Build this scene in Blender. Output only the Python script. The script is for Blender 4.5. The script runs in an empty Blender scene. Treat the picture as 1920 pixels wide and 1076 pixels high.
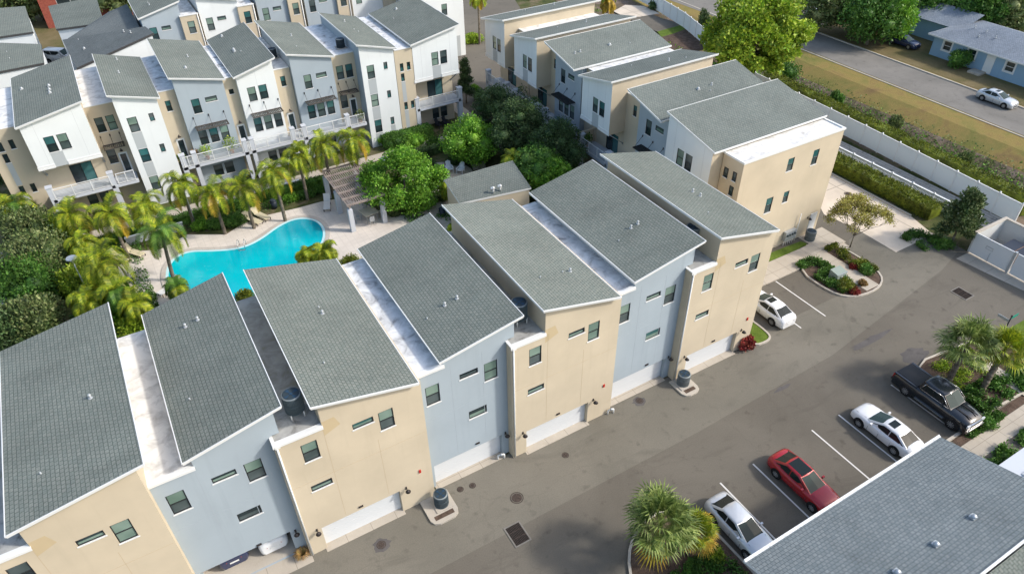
import bpy, math, random
from mathutils import Vector, Matrix
random.seed(7)
R = math.radians
sc = bpy.context.scene
COL = sc.collection

# ------------------------------------------------------------------ camera
YAW, PITCH, ROLL, FPX, CAMH = R(60.324), R(38.650), R(-1.014), 1340.0, 39.0
_f = Vector((math.cos(YAW)*math.cos(PITCH), math.sin(YAW)*math.cos(PITCH), -math.sin(PITCH)))
_r0 = Vector((math.sin(YAW), -math.cos(YAW), 0)); _u0 = _r0.cross(_f)
_r = _r0*math.cos(ROLL) + _u0*math.sin(ROLL); _u = -_r0*math.sin(ROLL) + _u0*math.cos(ROLL)
cam = bpy.data.cameras.new('camera'); co = bpy.data.objects.new('camera', cam); COL.objects.link(co)
m = Matrix(((_r.x, _u.x, -_f.x, 0), (_r.y, _u.y, -_f.y, 0), (_r.z, _u.z, -_f.z, CAMH), (0, 0, 0, 1)))
co.matrix_world = m
cam.sensor_width = 36; cam.lens = 36*FPX/1920; cam.clip_end = 3000; cam.clip_start = 0.5
sc.camera = co
# ------------------------------------------------------------------ light
AZ, EL = R(-35.5), R(38)
w = bpy.data.worlds.new('World'); sc.world = w; w.use_nodes = True
nt = w.node_tree; nt.nodes.clear()
sky = nt.nodes.new('ShaderNodeTexSky'); sky.sky_type = 'NISHITA'; sky.sun_disc = False
sky.sun_elevation = EL; sky.sun_rotation = R(90)-AZ; sky.air_density = 1.2; sky.dust_density = 2.5; sky.ozone_density = 1
bg = nt.nodes.new('ShaderNodeBackground'); bg.inputs[1].default_value = 0.15
out = nt.nodes.new('ShaderNodeOutputWorld'); nt.links.new(sky.outputs[0], bg.inputs[0]); nt.links.new(bg.outputs[0], out.inputs[0])
sl = bpy.data.lights.new('sun', 'SUN'); sl.energy = 2.0; sl.angle = R(4.5); sl.color = (1, 0.94, 0.86)
so = bpy.data.objects.new('sun', sl); COL.objects.link(so)
sd = Vector((math.cos(AZ)*math.cos(EL), math.sin(AZ)*math.cos(EL), math.sin(EL)))
so.rotation_euler = sd.to_track_quat('Z', 'Y').to_euler()
sc.view_settings.view_transform = 'Standard'; sc.view_settings.look = 'None'; sc.view_settings.exposure = 0.84; sc.view_settings.gamma = 1

# ------------------------------------------------------------------ surveying helpers (photo point -> true ground / height point)
def ray(px, py):
    return _f + _r*((px-960)/FPX) - _u*((py-538)/FPX)
def G(px, py, z=0.0):
    v = ray(px, py); t = (z-CAMH)/v.z
    return Vector((v.x*t, v.y*t, z))
def GS(px, py, zf):
    z = 11.0
    for _ in range(30): p = G(px, py, z); z = zf(p)
    return G(px, py, z)
# ------------------------------------------------------------------ materials
def mat(name, col=(.5,.5,.5), rough=.8, metal=0, spec=.3):
    m = bpy.data.materials.new(name); m.use_nodes = True
    b = m.node_tree.nodes['Principled BSDF']
    b.inputs['Base Color'].default_value = (*col, 1); b.inputs['Roughness'].default_value = rough
    b.inputs['Metallic'].default_value = metal; b.inputs['Specular IOR Level'].default_value = spec
    return m
def N(m, t): return m.node_tree.nodes.new(t)
def Lk(m, a, b): m.node_tree.links.new(a, b)
def mixc(m, fac, a, b, mode='MIX'):
    n = N(m, 'ShaderNodeMix'); n.data_type = 'RGBA'; n.blend_type = mode
    for s, v in ((0, fac), (6, a), (7, b)):
        if hasattr(v, 'is_linked') or hasattr(v, 'links'): Lk(m, v, n.inputs[s])
        else: n.inputs[s].default_value = v if s == 0 else (*v[:3], 1)
    return n.outputs[2]
def noise(m, scale, detail=4, rough=.55, vec=None, dist=0, stretch=None):
    n = N(m, 'ShaderNodeTexNoise'); n.inputs['Scale'].default_value = scale; n.inputs['Detail'].default_value = detail
    n.inputs['Roughness'].default_value = rough; n.inputs['Distortion'].default_value = dist
    if vec is None:
        g = N(m, 'ShaderNodeNewGeometry'); vec = g.outputs['Position']
    if stretch:
        mp = N(m, 'ShaderNodeMapping'); mp.inputs['Scale'].default_value = stretch; Lk(m, vec, mp.inputs[0]); vec = mp.outputs[0]
    Lk(m, vec, n.inputs['Vector'])
    return n.outputs['Fac']
def ramp(m, fac, stops):
    n = N(m, 'ShaderNodeValToRGB'); e = n.color_ramp.elements
    while len(e) < len(stops): e.new(.5)
    for i, (p, c) in enumerate(stops):
        e[i].position = p; e[i].color = (*c, 1) if len(c) == 3 else c
    Lk(m, fac, n.inputs[0]); return n.outputs[0]
def bsdf(m): return m.node_tree.nodes['Principled BSDF']
def setc(m, o): Lk(m, o, bsdf(m).inputs['Base Color'])
def bump(m, h, dist=.02, st=.5):
    n = N(m, 'ShaderNodeBump'); n.inputs['Distance'].default_value = dist; n.inputs['Strength'].default_value = st
    Lk(m, h, n.inputs['Height']); Lk(m, n.outputs[0], bsdf(m).inputs['Normal'])
def g3(v): return (v, v, v)

def stucco(name, col, var=.1):
    m = mat(name, col, .9, spec=.15)
    a = ramp(m, noise(m, .35, 5), [(.3, tuple(c*(1-var) for c in col)), (.7, tuple(min(1, c*(1+var*.5)) for c in col))])
    st = noise(m, 1.0, 5, .6, stretch=(1.6, 1.6, .12))
    stf = ramp(m, st, [(.56, g3(0)), (.8, g3(.28))])
    a = mixc(m, stf, a, tuple(c*.72 for c in col))
    setc(m, a); bump(m, noise(m, 45, 3), .01, .35)
    return m
BEIGE = stucco('stucco_beige', (.525, .453, .338))
BEIGE2 = stucco('stucco_beige_patch', (.49, .395, .25), .05)
GREY = stucco('stucco_blue_grey', (.335, .39, .43), .06)
WHITE = stucco('stucco_white', (.68, .71, .71), .05)
PANEL = stucco('stucco_grey_panel', (.40, .43, .44), .04)
OFFW = stucco('painted_wall', (.50, .53, .57), .06)
TRIM = mat('white_trim', (.66, .67, .66), .5)
TRIMD = mat('dark_fascia', (.06, .06, .06), .6)
DOORW = mat('garage_white', (.60, .62, .635), .45)
FRAME = mat('window_frame_bronze', (.022, .024, .026), .35)
BRONZE = mat('lamp_metal', (.035, .03, .03), .45)
METAL = mat('galvanised', (.42, .45, .47), .45, .5)
PIPEW = mat('pvc_white', (.72, .72, .70), .5)
RED = mat('red_enamel', (.45, .03, .02), .4)
AWN = mat('awning_slats', (.085, .075, .065), .6)
def glass_m(name, c, c2):
    m = mat(name, c, .07, spec=.7)
    a = ramp(m, noise(m, .55, 2), [(.35, c), (.65, c2)]); setc(m, a); return m
GLA = glass_m('glass_blind_green', (.11, .175, .145), (.20, .28, .235))
GLB = glass_m('glass_screen', (.04, .06, .062), (.09, .115, .118))
GLC = glass_m('glass_dark', (.012, .02, .025), (.03, .05, .055))
GLT = glass_m('glass_teal', (.02, .085, .088), (.05, .14, .14))
def shingle(name, swap, dark, light, warm):
    m = mat(name, light, .92, spec=.12)
    g = N(m, 'ShaderNodeNewGeometry'); sx = N(m, 'ShaderNodeSeparateXYZ'); Lk(m, g.outputs['Position'], sx.inputs[0])
    cb = N(m, 'ShaderNodeCombineXYZ')
    Lk(m, sx.outputs['Y' if swap else 'X'], cb.inputs[0]); Lk(m, sx.outputs['X' if swap else 'Y'], cb.inputs[1])
    b = N(m, 'ShaderNodeTexBrick'); b.offset = .5; b.squash = 1
    b.inputs['Scale'].default_value = 1; b.inputs['Brick Width'].default_value = .25; b.inputs['Row Height'].default_value = .2
    b.inputs['Mortar Size'].default_value = .022; b.inputs['Mortar Smooth'].default_value = .6; b.inputs['Bias'].default_value = 0
    b.inputs['Color1'].default_value = (*light, 1); b.inputs['Color2'].default_value = (*warm, 1); b.inputs['Mortar'].default_value = (*dark, 1)
    Lk(m, cb.outputs[0], b.inputs['Vector'])
    n1 = ramp(m, noise(m, .3, 5, .6), [(.3, g3(.88)), (.7, g3(1.10))])
    stn = ramp(m, noise(m, .8, 6, .65, stretch=(.25, 1, 1) if swap else (1, .25, 1)), [(.55, g3(1)), (.75, g3(.86))])
    n1 = mixc(m, 1, n1, stn, 'MULTIPLY')
    oi = N(m, 'ShaderNodeObjectInfo'); n1 = mixc(m, 1, n1, ramp(m, oi.outputs['Random'], [(0, (.92, .93, .93)), (1, (1.06, 1.06, 1.05))]), 'MULTIPLY')
    a = mixc(m, 1.0, b.outputs[0], n1, 'MULTIPLY')
    n2 = ramp(m, noise(m, 9, 3, .7), [(.3, g3(.8)), (.7, g3(1.2))]); a = mixc(m, .8, a, n2, 'MULTIPLY')
    setc(m, a)
    # each course: a little wedge that ends in a step, plus tab gaps
    inv = N(m, 'ShaderNodeMath'); inv.operation = 'SUBTRACT'; inv.inputs[0].default_value = 1; Lk(m, b.outputs['Fac'], inv.inputs[1])
    bump(m, inv.outputs[0], .02, .6)
    return m
SH_A = shingle('shingles_along_y', True, (.085, .100, .092), (.155, .176, .158), (.185, .20, .178))
SH_C = shingle('shingles_along_x', False, (.09, .107, .10), (.155, .176, .162), (.18, .198, .182))
SH_B = shingle('shingles_slate', False, (.115, .135, .142), (.18, .208, .217), (.225, .25, .255))
SH_D = shingle('shingles_far_dark', False, (.075, .085, .088), (.125, .142, .145), (.15, .165, .165))
def membrane(name, base, stain, amt):
    m = mat(name, base, .6)
    a = ramp(m, noise(m, 1.1, 6, .65, dist=.6), [(.45-amt*.1, base), (.62-amt*.08, tuple(c*.72 for c in base)), (.72, stain)])
    setc(m, a); return m
MEM = membrane('roof_membrane', (.70, .71, .71), (.15, .15, .15), .7)
MEMC = membrane('roof_membrane_clean', (.74, .73, .70), (.42, .40, .36), .1)
MEMD = membrane('roof_membrane_dirty', (.42, .42, .40), (.07, .06, .05), .9)
CANY = membrane('roof_canyon', (.42, .40, .36), (.26, .24, .15), .5)

def asphalt(name, c1, c2, big=.12):
    m = mat(name, c1, .93, spec=.2)
    a = ramp(m, noise(m, big, 6, .62, dist=.4), [(.32, c1), (.68, c2)])
    sp = ramp(m, noise(m, 14, 3, .8), [(.3, g3(.86)), (.7, g3(1.13))])
    a = mixc(m, 1, a, sp, 'MULTIPLY')
    spot = ramp(m, noise(m, 1.1, 5, .55), [(.60, g3(0)), (.74, g3(.55))])
    a = mixc(m, spot, a, tuple(c*.55 for c in c1))
    tr = ramp(m, noise(m, .5, 6, .7, dist=1.2, stretch=(.35, 1, 1)), [(.54, g3(0)), (.70, g3(.4))])
    a = mixc(m, tr, a, tuple(c*.7 for c in c1))
    g = N(m, 'ShaderNodeNewGeometry'); wn = N(m, 'ShaderNodeTexNoise'); wn.inputs['Scale'].default_value = .9; wn.inputs['Detail'].default_value = 5; Lk(m, g.outputs['Position'], wn.inputs['Vector'])
    vm = N(m, 'ShaderNodeVectorMath'); vm.operation = 'MULTIPLY_ADD'; Lk(m, wn.outputs['Color'], vm.inputs[0]); vm.inputs[1].default_value = (1.6, 1.6, 0); Lk(m, g.outputs['Position'], vm.inputs[2])
    vo = N(m, 'ShaderNodeTexVoronoi'); vo.feature = 'DISTANCE_TO_EDGE'; vo.inputs['Scale'].default_value = .17; Lk(m, vm.outputs[0], vo.inputs['Vector'])
    ck = ramp(m, vo.outputs['Distance'], [(.0, g3(.16)), (.006, g3(0))]); a = mixc(m, ck, a, tuple(c*.4 for c in c1))
    setc(m, a); bump(m, noise(m, 30, 4, .7), .01, .5); return m
ASPH = asphalt('asphalt_main', (.112, .101, .083), (.150, .136, .112))
ASPP = asphalt('asphalt_pale', (.138, .129, .106), (.182, .168, .138))
ASPS = asphalt('asphalt_street', (.155, .147, .132), (.215, .203, .182), .2)
def concrete(name, c, joint=0, ang=0):
    m = mat(name, c, .9, spec=.2)
    a = ramp(m, noise(m, .35, 6, .6), [(.3, tuple(x*.84 for x in c)), (.7, tuple(min(1, x*1.07) for x in c))])
    st = ramp(m, noise(m, 1.3, 6, .7, dist=.8), [(.55, g3(0)), (.75, g3(.3))])
    a = mixc(m, st, a, (c[0]*.62, c[1]*.57, c[2]*.5))
    if joint:
        g = N(m, 'ShaderNodeNewGeometry')
        b = N(m, 'ShaderNodeTexBrick'); b.offset = 0; b.inputs['Scale'].default_value = 1
        b.inputs['Brick Width'].default_value = joint; b.inputs['Row Height'].default_value = joint
        b.inputs['Mortar Size'].default_value = .02*max(1, joint/1.5); b.inputs['Mortar Smooth'].default_value = .4
        Lk(m, g.outputs['Position'], b.inputs['Vector'])
        a = mixc(m, b.outputs['Fac'], a, tuple(x*(.6 if joint > 1 else .8) for x in c))
    sp = ramp(m, noise(m, 18, 3, .8), [(.3, g3(.93)), (.7, g3(1.06))]); a = mixc(m, 1, a, sp, 'MULTIPLY')
    setc(m, a); return m
CONC = concrete('concrete_walk', (.43, .385, .32), 1.6)
CONCD = concrete('concrete_drive', (.60, .52, .42), 5.6)
CURB = concrete('concrete_curb', (.45, .41, .35))
DECK = concrete('pool_deck_pavers', (.62, .565, .50), .6)
COPE = concrete('pool_coping', (.47, .43, .38), .5)
def soil(name, stops, s=1.0):
    m = mat(name, stops[0][1], .95, spec=.1)
    a = ramp(m, noise(m, s, 8, .7, dist=.5), stops)
    sp = ramp(m, noise(m, 12, 4, .8), [(.3, g3(.7)), (.7, g3(1.3))]); setc(m, mixc(m, 1, a, sp, 'MULTIPLY'))
    bump(m, noise(m, 8, 5, .7), .06, .8); return m
MULCH = soil('mulch', [(.35, (.060, .042, .032)), (.6, (.12, .085, .065))], 1.5)
COURT = soil('courtyard_cover', [(.35, (.035, .05, .02)), (.5, (.075, .085, .03)), (.62, (.15, .12, .08))], .5)
DRY = soil('dry_grass', [(.33, (.17, .115, .055)), (.46, (.225, .17, .06)), (.58, (.17, .155, .05)), (.7, (.12, .13, .035))], .25)
BRUSH = soil('ditch_soil', [(.33, (.07, .075, .03)), (.45, (.12, .10, .065)), (.55, (.16, .12, .09)), (.66, (.20, .165, .14))], .45)
LAWN = soil('lawn', [(.35, (.075, .12, .018)), (.65, (.12, .17, .03))], 1.2)
YARD = soil('yard_far', [(.3, (.08, .09, .03)), (.5, (.15, .12, .06)), (.7, (.2, .16, .09))], .15)
def leafm(name, stops, rough=.55, tr=.12):
    m = mat(name, stops[0][1], rough, spec=.3)
    g = N(m, 'ShaderNodeNewGeometry')
    a = ramp(m, g.outputs['Random Per Island'], stops)
    v = ramp(m, noise(m, .9, 5, .7), [(.34, g3(.42)), (.5, g3(.95)), (.66, g3(1.5))]); a = mixc(m, 1, a, v, 'MULTIPLY'); setc(m, a)
    t = N(m, 'ShaderNodeBsdfTranslucent'); Lk(m, a, t.inputs[0]); mx = N(m, 'ShaderNodeMixShader'); mx.inputs[0].default_value = tr*2
    o = [n for n in m.node_tree.nodes if n.type == 'OUTPUT_MATERIAL'][0]
    Lk(m, bsdf(m).outputs[0], mx.inputs[1]); Lk(m, t.outputs[0], mx.inputs[2]); Lk(m, mx.outputs[0], o.inputs[0])
    return m
L_BRIGHT = leafm('leaf_bright', [(0, (0.081, 0.216, 0.016)), (.5, (0.135, 0.311, 0.027)), (1, (0.230, 0.405, 0.041))])
L_LIME = leafm('leaf_lime', [(0, (.11, .22, .018)), (.5, (.25, .37, .026)), (1, (.42, .50, .055))])
L_MID = leafm('leaf_mid', [(0, (0.039, 0.117, 0.019)), (.5, (0.078, 0.182, 0.026)), (1, (0.130, 0.247, 0.046))])
L_DARK = leafm('leaf_dark', [(0, (0.029, 0.063, 0.021)), (.5, (0.057, 0.109, 0.034)), (1, (0.127, 0.184, 0.069))])
L_OLIVE = leafm('leaf_olive', [(0, (0.062, 0.106, 0.031)), (.5, (0.125, 0.175, 0.056)), (1, (0.250, 0.275, 0.112))])
L_MAGN = leafm('leaf_magnolia', [(0, (.035, .07, .02)), (.55, (.075, .12, .035)), (1, (.24, .29, .13))])
L_HEDGE = leafm('leaf_hedge', [(0, (0.060, 0.096, 0.010)), (.5, (0.120, 0.156, 0.014)), (1, (0.228, 0.240, 0.024))])
L_TWIG = leafm('leaf_twiggy', [(0, (.20, .16, .05)), (.45, (.32, .29, .08)), (.8, (.42, .40, .09)), (1, (.52, .52, .12))])
L_GOLD = leafm('frond_gold', [(0, (.30, .22, .02)), (.5, (.42, .30, .03)), (1, (.50, .30, .03))])
L_FROND = leafm('frond_green', [(0, (.09, .15, .008)), (.5, (.19, .26, .012)), (1, (.34, .35, .02))])
L_FROND2 = leafm('frond_deep', [(0, (.04, .11, .015)), (.5, (.07, .16, .02)), (1, (.12, .21, .03))])
L_FAN = leafm('fan_green', [(0, (.06, .11, .02)), (.5, (.16, .22, .05)), (1, (.31, .37, .11))])
L_RED = leafm('leaf_red', [(0, (.15, .015, .02)), (.6, (.32, .04, .04)), (1, (.40, .12, .07))])
L_RUST = leafm('grass_rust', [(0, (.12, .14, .03)), (.4, (.26, .15, .05)), (1, (.42, .26, .13))])
L_BRUSH = leafm('brush_dry', [(0, (.09, .075, .04)), (.5, (.16, .13, .075)), (1, (.26, .22, .13))])
BARK = soil('bark', [(.35, (.10, .085, .065)), (.65, (.22, .19, .15))], 3)
WOOD = soil('weathered_wood', [(.35, (.23, .195, .175)), (.65, (.35, .30, .27))], 2)
WATER = mat('pool_water', (.0, .34, .40), .08, spec=.5)
_c = ramp(WATER, noise(WATER, .12, 3, .5, dist=.6), [(.32, (.0, .26, .34)), (.5, (.0, .38, .45)), (.68, (.0, .50, .54))])
_v = ramp(WATER, noise(WATER, 1.6, 3, .5, dist=2.0), [(.64, g3(0)), (.74, g3(.22))])
setc(WATER, mixc(WATER, _v, _c, (.15, .55, .58))); bump(WATER, noise(WATER, 2.2, 3, .5, dist=1), .03, .3)
TILE = mat('pool_tile_band', (.45, .68, .70), .3)

# ------------------------------------------------------------------ mesh builder
class MB:
    def __init__(s): s.v = []; s.f = []; s.m = []; s.sm = []
    def quad(s, a, b, c, d, m=0): s.poly([a, b, c, d], m)
    def poly(s, pts, m=0, smooth=False):
        i = len(s.v); s.v += [tuple(p) for p in pts]; s.f.append(tuple(range(i, i+len(pts)))); s.m.append(m); s.sm.append(smooth)
    def box(s, x0, y0, z0, x1, y1, z1, m=0, M=None):
        P = [Vector((x, y, z)) for z in (z0, z1) for y in (y0, y1) for x in (x0, x1)]
        if M: P = [M @ p for p in P]
        i = len(s.v); s.v += [tuple(p) for p in P]
        for f in ((0,2,3,1), (4,5,7,6), (0,1,5,4), (2,6,7,3), (0,4,6,2), (1,3,7,5)):
            s.f.append(tuple(i+k for k in f)); s.m.append(m); s.sm.append(False)
    def hexa(s, B, T, m=0, mt=None):
        n = len(B); i = len(s.v); s.v += [tuple(p) for p in B] + [tuple(p) for p in T]
        s.f.append(tuple(i+k for k in reversed(range(n)))); s.m.append(m); s.sm.append(False)
        s.f.append(tuple(i+n+k for k in range(n))); s.m.append(m if mt is None else mt); s.sm.append(False)
        for k in range(n):
            j = (k+1) % n; s.f.append((i+k, i+j, i+n+j, i+n+k)); s.m.append(m); s.sm.append(False)
    def tube(s, p0, p1, r0, r1=None, n=10, m=0, caps=True):
        r1 = r0 if r1 is None else r1; p0 = Vector(p0); p1 = Vector(p1); d = (p1-p0).normalized()
        a = d.orthogonal().normalized(); b = d.cross(a); i = len(s.v)
        for p, r in ((p0, r0), (p1, r1)):
            for k in range(n):
                t = 2*math.pi*k/n; s.v.append(tuple(p + a*(r*math.cos(t)) + b*(r*math.sin(t))))
        for k in range(n):
            j = (k+1) % n; s.f.append((i+k, i+j, i+n+j, i+n+k)); s.m.append(m); s.sm.append(True)
        if caps:
            s.f.append(tuple(i+k for k in reversed(range(n)))); s.m.append(m); s.sm.append(False)
            s.f.append(tuple(i+n+k for k in range(n))); s.m.append(m); s.sm.append(False)
    def path(s, pts, r, n=6, m=0):
        for a, b in zip(pts, pts[1:]): s.tube(a, b, r if not callable(r) else r(0), n=n, m=m)
    def ball(s, c, r, m=0, seg=12, rings=8, jit=0):
        c = Vector(c); r = Vector(r) if not isinstance(r, (int, float)) else Vector((r, r, r)); i = len(s.v)
        for a in range(rings+1):
            ph = math.pi*a/rings
            for b in range(seg):
                th = 2*math.pi*b/seg; k = 1 + (random.uniform(-jit, jit) if jit else 0)
                s.v.append((c.x+r.x*k*math.sin(ph)*math.cos(th), c.y+r.y*k*math.sin(ph)*math.sin(th), c.z+r.z*k*math.cos(ph)))
        for a in range(rings):
            for b in range(seg):
                j = (b+1) % seg; s.f.append((i+a*seg+b, i+(a+1)*seg+b, i+(a+1)*seg+j, i+a*seg+j)); s.m.append(m); s.sm.append(True)
def tag(o, label=None, cat=None, group=None, kind=None):
    if label: o['label'] = label
    if cat: o['category'] = cat
    if group: o['group'] = group
    if kind: o['kind'] = kind
    return o
def mk(name, mb, mats, parent=None, **k):
    me = bpy.data.meshes.new(name); me.from_pydata(mb.v, [], mb.f); me.update()
    mats = mats if isinstance(mats, (list, tuple)) else [mats]
    for x in mats: me.materials.append(x)
    me.polygons.foreach_set('material_index', mb.m); me.polygons.foreach_set('use_smooth', mb.sm)
    o = bpy.data.objects.new(name, me); COL.objects.link(o)
    if parent: o.parent = parent
    tag(o, **k); return o
def empty(name, loc, rz=0, **k):
    o = bpy.data.objects.new(name, None); COL.objects.link(o); o.location = loc; o.rotation_euler = (0, 0, rz)
    o.empty_display_size = .3; tag(o, **k); return o
def copy_tree(o, parent=None):
    c = o.copy(); COL.objects.link(c)
    if parent: c.parent = parent
    for ch in list(o.children): copy_tree(ch, c)
    return c

# ------------------------------------------------------------------ setting: ground sheets
def sheet(name, pts, z, m, label=None):
    b = MB(); P = [Vector((p[0], p[1], z)) for p in pts]
    ar = sum(P[i].x*P[(i+1) % len(P)].y - P[(i+1) % len(P)].x*P[i].y for i in range(len(P)))
    if ar < 0: P.reverse()
    b.poly(P); return mk(name, b, m, kind='structure', label=label)
def pp(pts): return [G(*p) for p in pts]
def smooth_loop(pts, it=2):
    P = [Vector(p) for p in pts]
    for _ in range(it):
        Q = []
        for i in range(len(P)):
            a, b = P[i], P[(i+1) % len(P)]; Q += [a*.75+b*.25, a*.25+b*.75]
        P = Q
    return P
def ring(name, loop, width, z0, z1, m, parent=None, closed=True, **k):
    P = [Vector((p[0], p[1], 0)) for p in loop]; n = len(P); b = MB(); Q = []
    ar = sum(P[i].x*P[(i+1) % n].y - P[(i+1) % n].x*P[i].y for i in range(n)); sg = 1 if ar > 0 else -1
    for i in range(n):
        a = P[i-1] if (closed or i) else P[i]; c = P[(i+1) % n] if (closed or i < n-1) else P[i]
        d = (c-a).normalized(); Q.append(P[i] + Vector((d.y, -d.x, 0))*width*sg)
    for i in range(n if closed else n-1):
        j = (i+1) % n
        for (u, v, zz) in ((P, P, None), (Q, Q, None)):
            b.quad((u[i].x, u[i].y, z0), (u[j].x, u[j].y, z0), (u[j].x, u[j].y, z1), (u[i].x, u[i].y, z1))
        b.quad((P[i].x, P[i].y, z1), (Q[i].x, Q[i].y, z1), (Q[j].x, Q[j].y, z1), (P[j].x, P[j].y, z1))
        b.quad((P[i].x, P[i].y, z0), (Q[i].x, Q[i].y, z0), (Q[j].x, Q[j].y, z0), (P[j].x, P[j].y, z0))
    return mk(name, b, m, parent, **k)
def line_strip(name, a, b_, w_, z, m, **k):
    a = Vector(a); b_ = Vector(b_); d = (b_-a).normalized(); n = Vector((-d.y, d.x, 0))*w_/2; b = MB()
    b.quad(*[(q.x, q.y, z) for q in (a-n, b_-n, b_+n, a+n)]); return mk(name, b, m, **k)

# ground: flat inside the site, a ditch beyond the fence
gx = [-600, 66.9, 67.0, 70.2, 71.05, 75.5, 77.5, 80, 82.5, 85.5, 1500]
gz = [-.02, -.02, -1.25, -1.25, -.02, -.5, -1.3, -1.5, -.8, -.02, -.02]
b = MB()
gy = [-300, 10, 60, 110, 1600]
for j in range(len(gy)-1):
    for i in range(len(gx)-1):
        k = 1 if 1 <= j <= 2 else 0
        za, zb = (gz[i], gz[i+1])
        y0z = [za if gy[j] not in (-300, 1600) else -.02, zb if gy[j] not in (-300, 1600) else -.02]
        y1z = [za if gy[j+1] not in (-300, 1600, 110) else -.02, zb if gy[j+1] not in (-300, 1600, 110) else -.02]
        mi = 0 if gx[i+1] <= 71.5 else (1 if gx[i+1] <= 84 else 2)
        b.quad((gx[i], gy[j], y0z[0]), (gx[i+1], gy[j], y0z[1]), (gx[i+1], gy[j+1], y1z[1]), (gx[i], gy[j+1], y1z[0]), mi)
mk('ground', b, [COURT, BRUSH, DRY], kind='structure')
sheet('yard', [(97, -100), (400, -100), (400, 300), (60, 300), (60, 112), (97, 112)], 0.0, YARD)
sheet('yard', [(-200, 106), (60, 106), (60, 300), (-200, 300)], 0.0, YARD)
sheet('asphalt_lot', [(-40, -60), (62.5, -60), (62.5, 30.0), (57, 31), (56.6, 41), (57, 97), (35.8, 97), (35.8, 77.0), (38.8, 72), (39, 40), (39, 34.5), (36.4, 34.5), (36.4, 26.7), (-40, 26.9)], .004, ASPH)
sheet('pale_lane', [(-40, 21.75), (27, 21.76), (41.1, 22.2), (58, 24.6), (61.5, 25.5), (62, 30), (57, 32.5), (54.8, 32), (51, 29), (50, 26.9), (-40, 26.9)], .008, ASPP)
sheet('asphalt_lane', [(15, 88), (36, 88), (36, 97), (15, 97)], .004, ASPH)
sheet('concrete_drive', pp([(1560, 327), (1548, 352), (1532, 378), (1545, 402), (1610, 432), (1680, 473), (1750, 440), (1706, 404)]), .010, CONCD)
sheet('street', [(89.2, -120), (89.2, 68), (87.5, 100), (81, 140), (70, 200), (78, 204), (89, 142), (96.2, 104), (96.6, 68), (96.3, -120)], .004, ASPS)
ring('kerb', [(96.4, y) for y in range(-60, 110, 10)], .25, 0, .13, CURB, closed=False, kind='structure')
ring('kerb', [(88.9, y) for y in range(-60, 110, 10)], .22, 0, .05, CURB, closed=False, kind='structure')
sheet('parkway', [(97.5, 74), (112, 74), (112, 80), (103, 84), (97.5, 84)], .006, ASPS)
# pale concrete aprons
sheet('garage_apron', [(-5.4, 26.0), (1.0, 26.0), (1.0, 27.2), (-5.4, 27.2)], .012, CONC)
sheet('lot_far', [(36, 97), (60, 97), (70, 125), (20, 125), (20, 100)], .003, ASPH)

# courtyard paving
deck = pp([(424, 440), (455, 420), (500, 404), (560, 390), (604, 378), (640, 372), (690, 385), (735, 408), (790, 394), (850, 380), (905, 368), (985, 392), (1075, 560), (900, 640), (600, 640), (300, 580), (245, 562), (226, 545), (222, 500), (250, 472), (300, 468), (352, 440)])
sheet('pool_deck', deck, .02, DECK)
pool = smooth_loop(pp([(308, 522), (318, 488), (352, 470), (400, 470), (450, 466), (486, 450), (520, 424), (556, 408), (595, 411), (613, 432), (606, 462), (570, 492), (520, 530), (470, 566), (420, 580), (365, 575), (325, 556)]), 3)
b = MB(); b.poly([(p.x, p.y, .05) for p in pool]); mk('pool_water', b, WATER, kind='structure')
ring('pool_coping', pool, -.42 if False else .42, .0, .09, COPE, kind='structure')
ring('pool_tile_band', [Vector(p) for p in smooth_loop(pool, 0)], -.24, .0, .065, TILE, kind='structure')
def walk(pts, width, z=.03, name='path', m=None):
    P = [Vector((p[0], p[1], 0)) for p in pts]; b = MB(); n = len(P); L = []; Rr = []
    for i in range(n):
        d = (P[min(i+1, n-1)]-P[max(i-1, 0)]).normalized(); q = Vector((-d.y, d.x, 0))*width/2; L.append(P[i]+q); Rr.append(P[i]-q)
    for i in range(n-1): b.quad(*[(q.x, q.y, z) for q in (Rr[i], Rr[i+1], L[i+1], L[i])])
    return mk(name, b, m or CONC, kind='structure')
walk([(-12, 70.6), (37, 70.6)], 1.5)
walk([(32.5, 86), (36.6, 78), (36.6, 64), (36.3, 50)], 1.6)
walk(pp([(900, 318), (878, 262), (856, 236)]), 1.5, .034)
walk(pp([(150, 395), (260, 372), (330, 350)]), 1.4, .026)
b = MB(); c0 = G(818, 335); b.poly([(c0.x+4.2*math.cos(t*.2618), c0.y+3.4*math.sin(t*.2618), .028) for t in range(24)]); mk('seating_terrace', b, CONC, kind='structure')
walk(pp([(818, 350), (835, 385), (860, 420)]), 3.4, .024, 'terrace_walk')
walk(pp([(0, 575), (30, 545), (20, 500), (0, 470)]), 2.2, .024)

ring('kerb', [(63.35, 31.6), (63.35, 76)], .2, 0, .14, CURB, closed=False, kind='structure')
sheet('concrete_drive', [(57.2, 41.3), (63.3, 41.2), (63.3, 76), (57.2, 76)], .010, CONCD)
sheet('lawn', pp([(1232, 60), (1283, 46), (1294, 52), (1262, 64), (1240, 70)]), .02, LAWN)
sheet('bare_soil', pp([(1240, 70), (1262, 64), (1294, 52), (1330, 92), (1290, 100), (1255, 98)]), .018, MULCH)
sheet('far_drive', pp([(1150, 22), (1200, 16), (1238, 34), (1283, 46), (1232, 60), (1190, 42)]), .016, ASPH)
sheet('far_apron', pp([(1150, 22), (1172, 10), (1206, 12), (1238, 26), (1200, 32), (1175, 34)]), .022, CONCD)
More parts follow.
